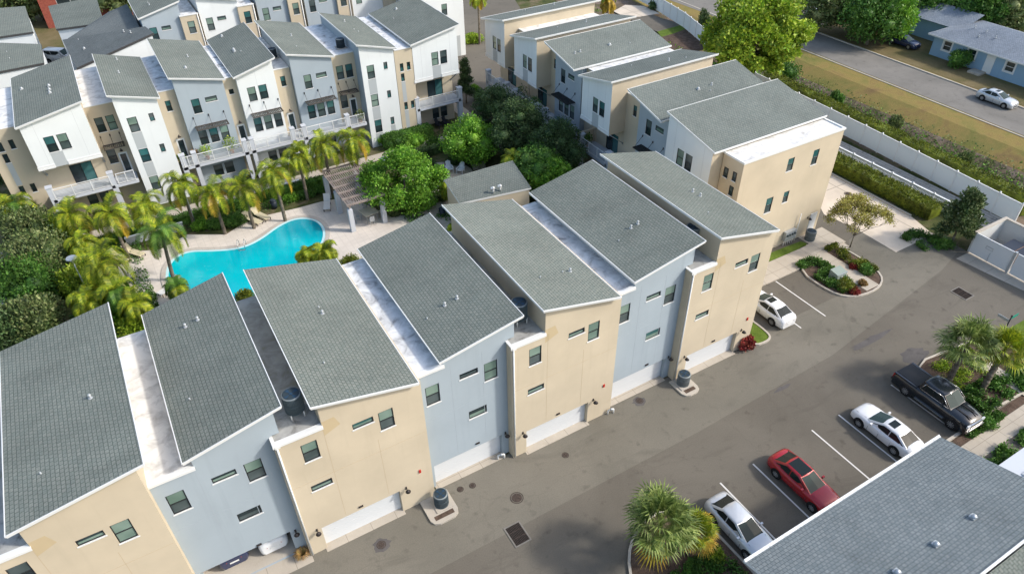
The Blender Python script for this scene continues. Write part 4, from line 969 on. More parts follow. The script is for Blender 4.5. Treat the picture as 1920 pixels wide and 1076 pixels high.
def palm(p, h, label, L=3.1, n=17, lean=(0, 0), tone=0, r=.14, name='feather_palm', group='feather palms round the pool', gold=3, tk=True):
    root = empty(name, (p[0]-lean[0], p[1]-lean[1], 0), random.uniform(0, 6), label=label, cat='palm tree', group=group)
    ax = Matrix.Rotation(-root.rotation_euler.z, 3, 'Z') @ Vector((lean[0], lean[1], 0))
    b = MB(); k = 9; pts = [Vector((ax.x*(i/k)**1.3, ax.y*(i/k)**1.3, (h-.9)*i/k)) for i in range(k+1)]
    for i in range(k): b.tube(pts[i], pts[i+1]+Vector((0, 0, .02)), r*(1.25-.35*i/k)+.012, r*(1.18-.35*i/k), 10, caps=False)
    if tk: mk('trunk', b, BARK, root)
    b = MB(); b.tube(pts[-1], pts[-1]+Vector((0, 0, .95)), r*.95, r*.45, 10); mk('crownshaft', b, L_MID, root)
    b = MB(); o = pts[-1]+Vector((0, 0, .9))
    for i in range(n):
        t = i/n; az = i*2.4+random.uniform(-.2, .2); el = R(78-t*88); m = 1 if (i >= n-gold and random.random() < .8) else (0 if tone == 0 else 2)
        if tone == 2: m = random.choice((0, 2))
        frond(b, o+rv()*.05, az, el, L*random.uniform(.85, 1.08), 2.0+t*.7, m)
    mk('crown', b, [L_FROND, L_GOLD, L_FROND2], root); return root
pl_ = [  # crown pixel, height, label, tone, extra
 ((300, 432), 5.5, 'palm leaning over the near left end of the pool, its whole grey trunk showing', 2, dict(L=3.4, lean=(.4, -.4), n=20)),
 ((205, 400), 5.2, 'palm with bright fronds in front of the far left balcony columns', 0, dict()),
 ((398, 362), 4.6, 'palm with golden drooping fronds left of the pool loungers', 0, dict(gold=7)),
 ((188, 490), 5.0, 'broad palm beside the white lamp disc at the left end of the deck', 0, dict(L=3.7, n=22)),
 ((455, 352), 4.6, 'palm between the golden palm and the bins behind the pool', 0, dict()),
 ((512, 322), 5.6, 'palm whose trunk stands by the dark litter bin', 0, dict(gold=4)),
 ((558, 290), 5.2, 'palm below the pale grey townhouse balcony', 0, dict(tone2=1)),
 ((606, 272), 5.6, 'palm rising at the far corner of the pergola', 0, dict(gold=5)),
 ((662, 262), 5.6, 'palm with one orange frond right of the pergola corner', 0, dict(gold=4)),
 ((338, 345), 4.8, 'palm hanging over the garden wall left of the blue chairs', 0, dict(gold=2)),
 ((272, 388), 4.4, 'palm with bushy crown in the middle of the left palm group', 0, dict()),
 ((130, 402), 4.2, 'palm beside the leftmost balcony, half hidden by its neighbour', 0, dict()),
 ((150, 455), 3.6, 'short palm in front of the leftmost balcony palms', 0, dict(L=2.3)),
 ((215, 545), 3.6, 'short palm at the deck corner just above the leftmost roof', 2, dict(L=2.4)),
 ((250, 570), 2.8, 'low palm between the two leftmost near roofs', 0, dict(L=2.2)),
 ((160, 560), 3.0, 'low palm left of the deck corner palms', 0, dict(L=2.3)),
 ((25, 388), 3.6, 'wide palm clump at the left edge beside the end townhouse', 2, dict(L=3.2, n=24)),
 ((608, 472), 2.3, 'small palm at the near right edge of the pool', 0, dict(L=1.9, gold=0, tk=False)),
 ((575, 478), 2.0, 'smaller palm touching the pool edge beside its taller twin', 0, dict(L=1.5, gold=0, tk=False)),
 ((330, 538), 2.0, 'small palm at the foot of the leaning pool palm', 2, dict(L=1.4, gold=0, tk=False)),
 ((960, 298), 3.4, 'pale palm rising behind the pool house roof', 0, dict(L=2.0, gold=0)),
 ((842, 352), 2.2, 'drooping young palm at the left corner of the pool house', 0, dict(L=1.5, gold=2)),
]
for (px, h, lab, tone, kw) in pl_:
    kw.pop('tone2', 0); kw.setdefault('gold', 2); palm(G(px[0], px[1], h), h, lab, tone=tone, **kw)
palm(G(896, -6, 7), 7, 'tall palm with a pale bare trunk standing on the far grass island', L=2.2, group='palms beyond the townhouses')
palm(G(1140, 4, 4), 4, 'golden palm behind the farthest right hand roof', L=2.2, gold=14, group='palms beyond the townhouses')

# fan palms
def fan_palm(p, h, R_, label, n=34, lean=(0, 0), yellow=3, gm=None, sc_=1.0, group='fan palms in the planted beds'):
    root = empty('fan_palm', (p[0]-lean[0], p[1]-lean[1], 0), label=label, cat='palm tree', group=group)
    b = MB(); k = 12
    pts = [Vector((lean[0]*(i/k), lean[1]*(i/k), h*i/k)) for i in range(k+1)]
    for i in range(k):
        b.tube(pts[i], pts[i+1], .2+.03*(i % 2), .17+.03*((i+1) % 2), 10, caps=False)
        for j in range(7):
            a = j*.9+i*.5; v = Vector((math.cos(a), math.sin(a), 0)); q = pts[i]+v*.17; b.poly([q-Vector((0, 0, .1)), q+v*.13+Vector((0, 0, .14)), q+v.cross(Vector((0, 0, 1)))*.1])
    mk('trunk', b, BARK, root); b = MB(); o = pts[-1]
    for i in range(n):
        t = i/n; az = i*2.4+random.uniform(-.25, .25); el = R(82-t*104); d = Vector((math.cos(az)*math.cos(el), math.sin(az)*math.cos(el), math.sin(el)))
        m = 1 if i >= n-yellow else 0; Lp = R_*random.uniform(.40, .55); c = o+d*Lp+Vector((0, 0, .1)); s = Vector((-math.sin(az), math.cos(az), 0)); u = s.cross(d).normalized()
        if u.z < 0: u = -u
        b.quad(o-s*.02, o+s*.02, c+s*.02, c-s*.02, m)
        nb = 24; BL = R_*random.uniform(.46, .6)
        for j in range(nb):
            a = (j/(nb-1)-.5)*R(250); dd = (d*math.cos(a)+s*math.sin(a)+u*.25*abs(math.cos(a))).normalized(); l = BL*(.72+.28*math.cos(a))*random.uniform(.9, 1.08)
            e = c+dd*l*.6; f = e+(dd+Vector((0, 0, -.55-.5*random.random()))).normalized()*l*.42; w_ = dd.cross(u).normalized()*.02*R_
            b.poly([c, e-w_, e+w_], m); b.poly([e-w_, f, e+w_], m)
    mk('crown', b, [gm or L_FAN, L_GOLD], root); return root
fan_palm(G(1238, 985, 3.2), 3.2, 2.5, 'large fan palm on the kerbed bed at the bottom of the picture', n=34, yellow=1)
fan_palm(G(1303, 1000, 2.2), 2.2, 1.6, 'smaller yellowing fan palm beside the silver sedan', n=30, yellow=9, gm=L_FROND)
fan_palm(G(1812, 650, 3.6), 3.6, 2.5, 'taller fan palm behind the black pickup', n=32, yellow=1)
fan_palm(G(1882, 658, 3.4), 3.4, 2.1, 'yellow green fan palm with a leaning rough trunk near the right edge', n=32, gm=L_FROND, lean=(.9, .3), yellow=1)

# broadleaf trees
def T_(px, py, h): return G(px, py, h)
C = subclumps(5.0, 4.5, 12.0, 30, 1.45, shape='round', jitter=.5)
_o = G(1425, 62, 8.5)
for px, py, h, k in ((1340, 88, 6, 1.3), (1362, 105, 5.5, 1.2), (1385, 122, 5.2, 1.1), (1500, 62, 8.5, 1.6), (1515, 52, 8.5, 1.0), (1345, 55, 7.5, 1.6), (1330, 72, 6.5, 1.1), (1480, 92, 6.5, 1.4), (1440, 112, 5.6, 1.4), (1480, 5, 10.5, 1.8), (1370, 15, 10, 1.8)):
    q = G(px, py, h)-_o; C.append(((q.x, q.y, h), (k, k, k*.8)))
tree('shade_tree', G(1425, 62, 8.5), C, 27000, .44, .31, L_LIME, 'big bright green shade tree overhanging the white fence at the top', trunk=.4, corek=.2)
C = subclumps(3.9, 1.4, 5.4, 34, 1.0, jitter=.45)+[((2.6, -1.4, 2.2), (1.3, 1.1, .7)), ((3.6, -.6, 2.8), (1.2, 1, .6)), ((-2.8, 1.5, 3.4), (1.2, 1, .7)), ((1.0, -2.6, 1.6), (1.2, 1, .7))]; tree('shade_tree', G(752, 322, 4.0), C, 17000, .25, .17, L_BRIGHT, 'bright green round tree behind the pergola', trunk=.2, corek=.4)
C = subclumps(2.5, 2.2, 6.2, 20, 1.15); tree('oak_tree', G(930, 200, 4.5), C, 13000, .22, .11, L_DARK, 'dark oak at the corner of the garden path', trunk=.2, corek=.45, group='dark oaks in the courtyard')
C = subclumps(2.9, 2.2, 7.0, 24, 1.25); tree('oak_tree', G(978, 235, 4.8), C, 17000, .22, .11, L_DARK, 'largest dark oak, beside the balcony of the blue grey townhouse', trunk=.22, corek=.45, group='dark oaks in the courtyard')
C = subclumps(2.5, 2.0, 6.2, 20, 1.15); tree('oak_tree', G(1045, 268, 4.4), C, 14000, .22, .11, L_DARK, 'dark oak nearest the wreath wall', trunk=.2, corek=.45, group='dark oaks in the courtyard')
C = subclumps(2.6, 1.2, 4.8, 20, 1.2); tree('shade_tree', G(882, 262, 3.0), C, 11000, .24, .16, L_BRIGHT, 'bright green tree beside the end of the garden path', trunk=.16, corek=.65)
C = subclumps(2.6, 1.0, 4.6, 20, 1.2); tree('shade_tree', G(1010, 318, 2.8), C, 10000, .24, .16, L_MID, 'mid green tree between the pool house and the near roof', trunk=.16, corek=.65)
C = subclumps(2.0, 1.0, 4.4, 16, 1.0); tree('shade_tree', G(1040, 325, 3.4), C, 8000, .22, .15, L_BRIGHT, 'light green tree touching the back edge of the near roof', trunk=.14, corek=.65)
C = subclumps(.95, 1.4, 5.8, 14, .72, shape='cone'); tree('slender_tree', G(872, 146, 3.4), C, 5500, .17, .12, L_DARK, 'slender upright tree at the end of the pool row', trunk=.08, corek=.6)
C = subclumps(2.1, 1.4, 5.6, 26, .62, shape='cone', jitter=.4); tree('magnolia_tree', G(1808, 402, 3.2), C, 5200, .32, .17, L_MAGN, 'dark glossy tree with a pale stem beside the bin enclosure', trunk=.12, corek=.35)
# bare crape myrtle: many ascending twigs
root = empty('young_tree', G(1594, 462, .1)*1, label='small half bare vase shaped tree in the planted island', cat='tree'); root.location.z = 0
b = MB(); lf = MB(); tips = []
b.tube((0, 0, 0), (.05, 0, 1.3), .07, .05, 7)
def grow(p, d, L, r, k):
    q = p+d*L; b.tube(p, q, r, r*.7, 5, caps=False)
    if k == 0: tips.append((q, d)); return
    for _ in range(3 if k > 1 else 4): grow(q, (d+rv()*.62+Vector((0, 0, .12))).normalized(), L*.72, r*.6, k-1)
for i in range(9):
    a = i*1.05; sp = (.25, .6, .95)[i % 3]; grow(Vector((.05, 0, 1.25)), Vector((math.cos(a)*sp, math.sin(a)*sp, 1.1)).normalized(), 1.15+.2*(i % 2), .04, 3)
for q, d in tips:
    for _ in range(22): leaf(lf, q+rv()*random.uniform(.1, .5), (d+rv()*.9).normalized(), rv(), .18, .09)
mk('trunk', b, BARK, root); mk('crown', lf, L_TWIG, root)
# olive toned big shrubs on the left
big = [((55, 425), 2.4, 4.2, L_OLIVE, 'olive green bush at the left edge, the upper one'), ((62, 478), 3.0, 5.0, L_OLIVE, 'largest olive green bush at the left edge'), ((45, 520), 2.6, 4.2, L_MID, 'dark green bush below the largest olive bush'),
       ((52, 590), 2.4, 3.2, L_OLIVE, 'olive bush just above the leftmost near roof'), ((12, 610), 1.8, 3.0, L_DARK, 'dark bush at the left edge over the near roof'), ((105, 430), 2.0, 3.0, L_LIME, 'lime green bush between olive bushes and palms'), ((150, 520), 1.9, 2.6, L_LIME, 'lime green bush under the broad palm'), ((200, 590), 1.8, 2.2, L_BRIGHT, 'bright bush at the edge of the leftmost roof'), ((245, 600), 1.4, 1.8, L_LIME, 'lime bush in the gap between the two leftmost roofs')]
for (px, r_, h, lm, lab) in big: bush(px[0], px[1], r_, h, lm, lab, n=7000, L=.27, sub=11, group='big bushes left of the pool')

mids = [((405, 415), 1.1, 1.0, L_MID, 'dark green shrub at the back edge of the pool deck'), ((375, 420), .9, .9, L_BRIGHT, 'bright shrub left of the deck loungers'), ((440, 412), 1.1, .9, L_MID, 'shrub beside the pair of deck loungers'),
  ((792, 378), 1.25, 1.3, L_BRIGHT, 'clipped oval green shrub right of the pergola'), ((765, 388), .9, .8, L_HEDGE, 'small rounded shrub between pergola and oval shrub'), ((742, 393), 1.0, .8, L_OLIVE, 'pale shrub at the foot of the near pergola column'), ((826, 368), .9, .7, L_DARK, 'low dark shrub by the terrace walk'),
  ((458, 552), .8, 1.0, L_HEDGE, 'round yellow green shrub between near roofs at the pool edge'), ((655, 490), 1.1, .8, L_HEDGE, 'feathery shrub behind the white roof strip by the deck'), ((848, 425), .5, .6, L_LIME, 'small green shrub beside the middle beige roof'),
  ((742, 262), 1.6, 1.6, L_MID, 'round shrub before the beige wall of the end townhouse'), ((775, 262), 1.5, 1.7, L_BRIGHT, 'shrub left of the dark patio chairs'), ((720, 256), 1.3, 1.5, L_BRIGHT, 'shrub at the foot of the right white wall'), ((812, 265), .9, 1.0, L_MID, 'small shrub below the dark patio chairs'), ((800, 305), 1.0, 1.0, L_DARK, 'dark shrub on the mulch left of the white deck chairs'), ((905, 285), 1.1, 1.0, L_MID, 'shrub on the mulch right of the white deck chairs'),
  ((848, 300), .9, .8, L_DARK, 'dark shrub behind the white deck chairs'), ((900, 178), 1.0, 1.2, L_MID, 'shrub near the slender upright tree'), ((888, 165), .8, .9, L_BRIGHT, 'bright shrub near the slender upright tree'),
  ((940, 325), 1.3, 2.0, L_MID, 'shrub mass at the back corner of the pool house'), ((1075, 330), 1.4, 2.4, L_MID, 'shrub mass between the two near right roofs'), ((990, 350), 1.2, 1.8, L_BRIGHT, 'bright shrub at the right edge of the pool house roof'),
  ((860, 285), 1.2, 1.4, L_BRIGHT, 'bright shrub left of the bright green path tree'), ((600, 352), .8, .8, L_MID, 'low shrub left of the pergola far column'), ((545, 368), .8, .7, L_BRIGHT, 'bright low shrub right of the litter bin'), ((575, 362), .9, .7, L_MID, 'low shrub in the bed left of the pergola')]
for (px, r_, h, lm, lab) in mids: bush(px[0], px[1], r_, h, lm, lab, n=1500, L=.15, group='shrubs in the courtyard beds')
# beyond the fence and across the street
far = [((1640, 30), 4.6, 7, L_MID, 20, 9000, 'dense green tree beside the street opposite the big shade tree'), ((1610, 12), 3.8, 6.5, L_OLIVE, 18, 7000, 'olive tree left of the dense street tree'), ((1675, 28), 3.6, 6.5, L_BRIGHT, 18, 7000, 'bright green tree next to the dark parked car'),
  ((1545, 8), 4.0, 7, L_OLIVE, 18, 6000, 'thin olive tree shading the white van'), ((1740, 5), 4, 6, L_MID, 18, 6000, 'green tree behind the garage wing of the blue house'), ((1790, 2), 4, 6, L_DARK, 18, 6000, 'dark tree behind the roof of the blue house'), ((1842, 25), 3.4, 6, L_MID, 16, 6000, 'tree between the blue house and the tan house'), ((1900, 25), 4, 6, L_OLIVE, 16, 5000, 'olive tree at the right edge over the tan house'), ((1880, 0), 5, 7, L_DARK, 18, 6000, 'dark tree in the top right corner')]
for (px, r_, h, lm, k, n, lab) in far:
    C = subclumps(r_*.8, h*.28, h, k, r_*.42); tree('garden_tree', G(px[0], px[1], h*.6), C, n, .42, .28, lm, lab, trunk=.3, corek=.45, group='trees beyond the street')
for (px, r_, h, lm, lab) in [((1800, 108), 1.7, 2.2, L_MID, 'round green shrub beside the door of the blue house'), ((1470, 128), 2.2, 2.6, L_MID, 'bush under the big shade tree beyond the fence'), ((1320, 35), .9, 3.2, L_DARK, 'dark columnar shrub behind the far fence'), ((1345, 82), 2.0, 2.4, L_BRIGHT, 'bright bush inside the fence under the big tree'),
    ((1232, 8), 1.6, 1.2, L_DARK, 'dark shrub in the corner by the far fence'), ((885, 70), 1.6, 1.2, L_LIME, 'lime shrub on the small grass island at the far driveway'), ((1568, 185), .9, 2.0, L_MID, 'young green sapling in the ditch, upper one'), ((1675, 235), .8, 2.4, L_OLIVE, 'young pale sapling in the ditch, middle one'), ((1808, 300), .8, 2.2, L_OLIVE, 'young pale sapling in the ditch, lower one'), ((0, 320), 2, 1.5, L_DARK, 'dark shrub at the foot of the beige end wall, left edge'), ((18, 215), 1.5, 1.2, L_MID, 'shrub left of the beige end wall')]:
    bush(px[0], px[1], r_, h, lm, lab, n=1800, L=.24, group=None)
for k, (px, h, rr) in enumerate([((20, 5), 6, 4), ((60, -10), 7, 4), ((215, -12), 7, 4), ((245, -16), 6, 3), ((110, -25), 8, 5)]):
    C = subclumps(rr*.8, h*.25, h, 14, rr*.42); tree('garden_tree', G(px[0], px[1], h*.6), C, 3500, .4, .25, L_OLIVE, ['brownish tree in the top left corner', 'brownish tree left of the red brick house', 'brownish tree right of the warm grey slab roof', 'brownish tree beside the first back row roof', 'tree behind the warm grey slab roof'][k], trunk=.2, corek=.6, group='trees at the top left edge')

# hedges: clipped boxes of leaves
def hedge(name, a, c, w_, h, lm, label, n, L=.12, cat='hedge', group=None, jag=.12):
    a = Vector(a); c = Vector(c); d = (c-a); Ln = d.length; d.normalize(); q = Vector((-d.y, d.x, 0)); root = empty(name, a, math.atan2(d.y, d.x), label=label, cat=cat, group=group)
    b = MB(); b.box(.05, -w_/2+.08, 0, Ln-.05, w_/2-.08, h-.1)
    for _ in range(n):
        f = random.random(); x = random.uniform(0, Ln); wob = jag*math.sin(x*1.7)+random.uniform(-.05, .05)
        if f < .55: p = Vector((x, random.uniform(-w_/2, w_/2), h+wob*.6)); v = Vector((0, 0, 1))
        else: s = -1 if f < .85 else 1; p = Vector((x, s*(w_/2+wob*.4), random.uniform(.05, h))); v = Vector((0, s, 0))
        leaf(b, p-v*.06, (v*.5+rv()).normalized(), rv(), L*random.uniform(.7, 1.3), L*.65)
    mk('foliage', b, lm, root); return root
hedge('hedge', (64.9, 30.2, 0), (64.9, 75, 0), 2.0, 1.25, L_HEDGE, 'long clipped hedge between the concrete drive and the low white railing', 26000, .17)
hedge('hedge', (72.9, 26, 0), (74.6, 62, 0), 1.5, 2.0, L_HEDGE, 'clipped hedge strip just outside the tall white fence', 12000, .17)
hedge('hedge', (-13, 68.2, 0), (20, 68.2, 0), .9, .9, L_MID, 'dark clipped hedge along the garden walk behind the pool', 12000, .14)
hedge('hedge', (22.5, 67.6, 0), (34, 68.5, 0), 1.0, 1.0, L_DARK, 'dark hedge behind the white deck chairs terrace', 5000, .14)
hedge('hedge', (30.5, 72.2, 0), (24.5, 72.2, 0), 1.6, 1.4, L_MID, 'hedge along the foot of the right white wall', 4000, .16)

# ------------------------------------------------------------------ vehicles
def paint(name, c, met=.0, rough=.22):
    m = mat(name, c, rough, met, .5); bsdf(m).inputs['Coat Weight'].default_value = .6; bsdf(m).inputs['Coat Roughness'].default_value = .06
    a = ramp(m, noise(m, 3, 4), [(.3, tuple(x*.93 for x in c)), (.7, c)]); setc(m, a); return m
P_WHITE = paint('paint_white', (.72, .73, .74)); P_SILVER = paint('paint_silver', (.58, .60, .62), .35, .3); P_RED = paint('paint_red', (.38, .012, .018), .15)
P_BLACK = paint('paint_black', (.012, .016, .022), .1, .16); P_NAVY = paint('paint_navy', (.02, .03, .08))
CGL = mat('car_glass', (.014, .02, .02), .08, spec=.25); CGL2 = mat('car_glass_light', (.03, .05, .047), .05, spec=.15)
TYRE = mat('tyre_rubber', (.018, .018, .018), .85); RIM = mat('alloy_rim', (.42, .43, .44), .3, .7); ARCH = mat('wheel_arch', (.01, .01, .01), .9)
TAIL = mat('tail_lamp', (.30, .01, .01), .2, spec=.8); HEAD = mat('head_lamp', (.55, .58, .6), .1, spec=.9); BLKP = mat('black_plastic', (.02, .02, .022), .5); CHR = mat('chrome', (.6, .6, .6), .15, .9)
def lerp(a, b, t): return tuple(x+(y-x)*t for x, y in zip(a, b))
def wheel(root, x, y, r, w_=.22, dark=False):
    s = 1 if y > 0 else -1; b = MB(); b.tube((x, y-s*w_, r), (x, y, r), r, r, 22); b.tube((x, y-s*.01, r), (x, y+s*.012, r), r*.93, r*.9, 22)
    t = mk('wheel', b, TYRE, root); q = MB()
    q.tube((x, y, r), (x, y+s*.016, r), r*.68, r*.66, 18, 0)
    for k in range(10):
        a = k*math.pi/5; d = Vector((math.cos(a), 0, math.sin(a))); n = Vector((-d.z, 0, d.x)); c = Vector((x, y+s*.02, r))
        q.poly([c+d*r*.1-n*.02, c+d*r*.62-n*.035, c+d*r*.62+n*.035, c+d*r*.1+n*.02], 1)
    q.tube((x, y+s*.014, r), (x, y+s*.03, r), .05, .05, 8, 1); mk('rim', q, [BLKP if not dark else ARCH, RIM], t)
def car(name, loc, rz, pm, label, cat, WB=2.82, ro=1.0, fo=.9, hw=.925, st=None, cab=None, wr=.35, sun=0, group=None, extras=None, glass=None, dark_rims=False):
    root = empty(name, (loc[0], loc[1], loc[2] if len(loc) > 2 else .008), rz, label=label, cat=cat, group=group)
    F = WB+fo
    st = st or [(-ro, .66, .62, .80), (-ro+.05, .78, .76, 1.0), (-ro+.25, .85, .86, 1.09), (-.35, .90, .90, 1.09), (.2, .915, .91, 1.02), (WB*.5, .91, .89, .98), (WB-.55, .91, .87, 1.0), (WB-.1, .905, .86, 1.0), (WB+.35, .88, .82, .955), (F-.20, .82, .73, .86), (F-.04, .73, .62, .74), (F, .62, .54, .62)]
    b = MB(); rows = []
    for x, w_, zs, zt in st:
        w_ = w_*hw/.915; half = [(w_*.88, .20), (w_*.99, .34), (w_*1.0, .34+(zs-.34)*.6), (w_*.975, zs), (w_*.90, zs+(zt-zs)*.6), (w_*.55, zt), (0, zt+.025)]
        rows.append([(x, y, z) for y, z in half]+[(x, -y, z) for y, z in reversed(half[:-1])])
    i0 = len(b.v); n = len(rows[0])
    for r_ in rows: b.v += r_
    for i in range(len(rows)-1):
        for j in range(n-1): a = i0+i*n+j; b.f.append((a, a+n, a+n+1, a+1)); b.m.append(0); b.sm.append(True)
        a = i0+i*n; b.f.append((a+n-1, a+2*n-1, a+n, a)); b.m.append(1); b.sm.append(False)
    b.f.append(tuple(i0+k for k in range(n))); b.m.append(0); b.sm.append(False); b.f.append(tuple(i0+(len(rows)-1)*n+k for k in reversed(range(n)))); b.m.append(0); b.sm.append(False)
    # cabin shell
    xr, xrr, xfr, xf, zb, zr_, wb_, wt = cab or (-.82, .22, 1.42, 2.55, .97, 1.45, .80, .60)
    rings = [[(xr, -wb_*.93), (xr+.5, -wb_), (xf-.5, -wb_), (xf, -wb_*.9), (xf+.08, 0), (xf, wb_*.9), (xf-.5, wb_), (xr+.5, wb_), (xr, wb_*.93), (xr-.06, 0)],
             [(xrr, -wt*.93), (xrr+.2, -wt), (xfr-.2, -wt*1.02), (xfr, -wt*.95), (xfr+.06, 0), (xfr, wt*.95), (xfr-.2, wt*1.02), (xrr+.2, wt), (xrr, wt*.93), (xrr-.05, 0)]]
    i0 = len(b.v); k = 10
    b.v += [(x, y, zb-.04) for x, y in rings[0]] + [(x, y, zr_-.03) for x, y in rings[1]] + [((x-.5*(xrr+xfr))*.86+.5*(xrr+xfr), y*.8, zr_+.02) for x, y in rings[1]]
    for q in range(2):
        for j in range(k): a = i0+q*k+j; c = i0+q*k+(j+1) % k; b.f.append((a, c, c+k, a+k)); b.m.append(0); b.sm.append(q == 1)
    b.f.append(tuple(i0+2*k+j for j in range(k))); b.m.append(0); b.sm.append(True)
    mk('body', b, [pm, BLKP], root)
    Z = lambda t: zb-.04+(zr_-.03-zb+.04)*t
    def gl(nm, A, B, C_, D, m, off=.012):
        A, B, C_, D = map(Vector, (A, B, C_, D)); nn = (B-A).cross(D-A).normalized(); ce = (A+B+C_+D)/4; out = Vector((ce.x-(xr+xf)/2, ce.y, .25))
        if nn.dot(out) < 0: nn = -nn
        q = MB(); q.quad(*[v+nn*off for v in (A, B, C_, D)]); mk(nm, q, m, root)
    def P3(r0, r1, t): return Vector((r0[0]+(r1[0]-r0[0])*t, r0[1]+(r1[1]-r0[1])*t, Z(t)))
    def glz(nm, idx, t0, t1, m, ins=.07):
        q = MB(); pts0 = [P3(rings[0][i], rings[1][i], t0) for i in idx]; pts1 = [P3(rings[0][i], rings[1][i], t1) for i in idx]
        pts0[0] = pts0[0].lerp(pts0[1], ins); pts1[0] = pts1[0].lerp(pts1[1], ins); pts0[-1] = pts0[-1].lerp(pts0[-2], ins); pts1[-1] = pts1[-1].lerp(pts1[-2], ins)
        for i in range(len(idx)-1):
            A, B, C_, D = pts0[i], pts0[i+1], pts1[i+1], pts1[i]; nn = (B-A).cross(D-A).normalized(); ce = (A+C_)/2; o = Vector((ce.x-(xr+xf)/2, ce.y*2, .4))
            if nn.dot(o) < 0: nn = -nn
            q.quad(*[v+nn*.012 for v in (A, B, C_, D)])
        return mk(nm, q, m, root)
    G1 = glass or CGL
    glz('windshield', (3, 4, 5), .10, .95, CGL2 if glass is None else glass); glz('rear_window', (8, 9, 0), .16, .93, G1)
    for sgn, ia, ib in ((-1, 1, 2), (1, 7, 6)):
        pA0, pA1 = P3(rings[0][ia], rings[1][ia], .14), P3(rings[0][ia], rings[1][ia], .9); pB0, pB1 = P3(rings[0][ib], rings[1][ib], .14), P3(rings[0][ib], rings[1][ib], .9)
        ic, id_ = (0, 3) if sgn < 0 else (8, 5); pC0 = P3(rings[0][ic], rings[1][ic], .2); pD0 = P3(rings[0][id_], rings[1][id_], .2)
        o = Vector((0, sgn*.014, .006)); mid0, mid1 = pA0.lerp(pB0, .46), pA1.lerp(pB1, .44)
        e0 = pA0.lerp(pC0, .45); f0 = pB0.lerp(pD0, .45)
        for nm, q4 in (('rear_side_window', (e0, mid0-Vector((.03, 0, 0)), mid1-Vector((.03, 0, 0)), pA1)), ('front_side_window', (mid0+Vector((.03, 0, 0)), f0, pB1, mid1+Vector((.03, 0, 0))))):
            q = MB(); q.poly([v+o for v in q4]); mk(nm, q, G1, root)
    if sun:
        q = MB(); s0, s1, sw = sun; q.box(s0, -sw, zr_-.01, s1, sw, zr_+.030); mk('sunroof', q, CGL, root)
    aw = hw+.006
    for x in (0, WB):
        for s in (-1, 1):
            q = MB(); q.tube((x, s*(aw-.10), wr+.02), (x, s*(aw+.004), wr+.02), wr+.055, wr+.055, 22); mk('wheel_arch', q, ARCH, root); wheel(root, x, s*(aw+.012), wr, dark=dark_rims)
    for s in (-1, 1):
        q = MB(); q.box(-ro-.012, s*.45 if s > 0 else -.80*hw/.915, .64, -ro+.20, .80*hw/.915 if s > 0 else -.45, .80); q2 = q
        q = MB(); y0, y1 = sorted((s*.42, s*.79*hw/.915)); q.hexa([(-ro-.01, y0, .66), (-ro+.2, y1+.0*s, .66), (-ro+.26, y1, .66), (-ro+.05, y0, .66)], [(-ro-.005, y0, .82), (-ro+.21, y1, .82), (-ro+.28, y1, .84), (-ro+.08, y0, .84)])
        if cab is None:
            q = MB(); a = s*.40; c = s*.835*hw/.915; d = -ro
            q.poly([(d-.012, a, .70), (d+.04, s*.70, .70), (d+.28, c+s*.012, .72), (d+.30, c+s*.006, .84), (d+.05, s*.72, .86), (d+.01, a, .84)]); mk('taillight', q, TAIL, root)
            q = MB(); q.poly([(F+.006, s*.40, .60), (F-.02, s*.62, .62), (F-.18, s*.83*hw/.915+s*.01, .68), (F-.32, s*.86*hw/.915, .80), (F-.14, s*.66, .78), (F-.02, s*.44, .70)]); mk('headlight', q, HEAD, root)
        q = MB(); q.box(xf-.62, s*(wb_+.05)-.0, zb+.02, xf-.50, s*(wb_+.24), zb+.15); mk('side_mirror', q, pm, root)
    for s in (-1, 1):
        yy = s*(hw+.001); q = MB()
        for x in ((.42, WB*.5-.05, WB-.62) if cab is None else (.85, 1.85, 2.9)): q.box(x-.008, yy-.012, .36, x+.008, yy+.004, .70 if cab is None else 1.0)
        mk('door_seam', q, BLKP, root)
        q = MB(); q.box(WB*.5-.30, yy-.02, .74, WB*.5-.10, yy+.012*s+.002, .77); mk('door_handle', q, pm, root)
        if cab is None: q = MB(); q.tube((xf+.02, s*.66, .985), (F-.26, s*.62, .885), .007, n=4); mk('bonnet_seam', q, BLKP, root)
    if cab is None:
        q = MB(); q.box(-ro-.02, -.26, .52, -ro-.002, .26, .63); mk('number_plate', q, TRIM, root)
        q = MB(); q.box(F-.05, -.38, .30, F+.012, .38, .44); mk('grille', q, BLKP, root)
    if extras: extras(root)
    return root
S = R(-90); NN = R(90)
car('parked_car', (23.87, 15.92), S, P_SILVER, 'silver sedan nosed in under the near roof beside the fan palms', 'car', sun=0)
car('parked_car', (29.68, 16.35), S, P_RED, 'red sedan with a long black glass roof', 'car', sun=(.3, 1.45, .46), WB=2.95, dark_rims=True)
car('parked_car', (37.77, 13.68), NN, P_WHITE, 'white sedan parked nose out with a small dark sunroof and dark wheels', 'car', WB=2.78, sun=(.75, 1.25, .36), dark_rims=True)
car('parked_car', (40.5, 27.15), NN, P_WHITE, 'white sedan beside the corner townhouse with a dark sunroof', 'car', WB=2.85, sun=(.9, 1.4, .36))
car('parked_car', (94.95, 44.1, .01), S, P_SILVER, 'pale silver sedan parked along the far street', 'car', WB=2.8, sun=(.9, 1.35, .34))
car('parked_car', (-3.05, 29.0), NN, P_NAVY, 'dark car inside the open garage, only its tail showing', 'car')
car('parked_car', (-.75, 28.75), NN, P_WHITE, 'white car inside the open garage, only its tail showing', 'car')
p = G(1692, 74, .8); car('parked_car', (p.x, p.y+1), S, P_NAVY, 'dark blue car parked beside the garage wing of the blue house', 'car')
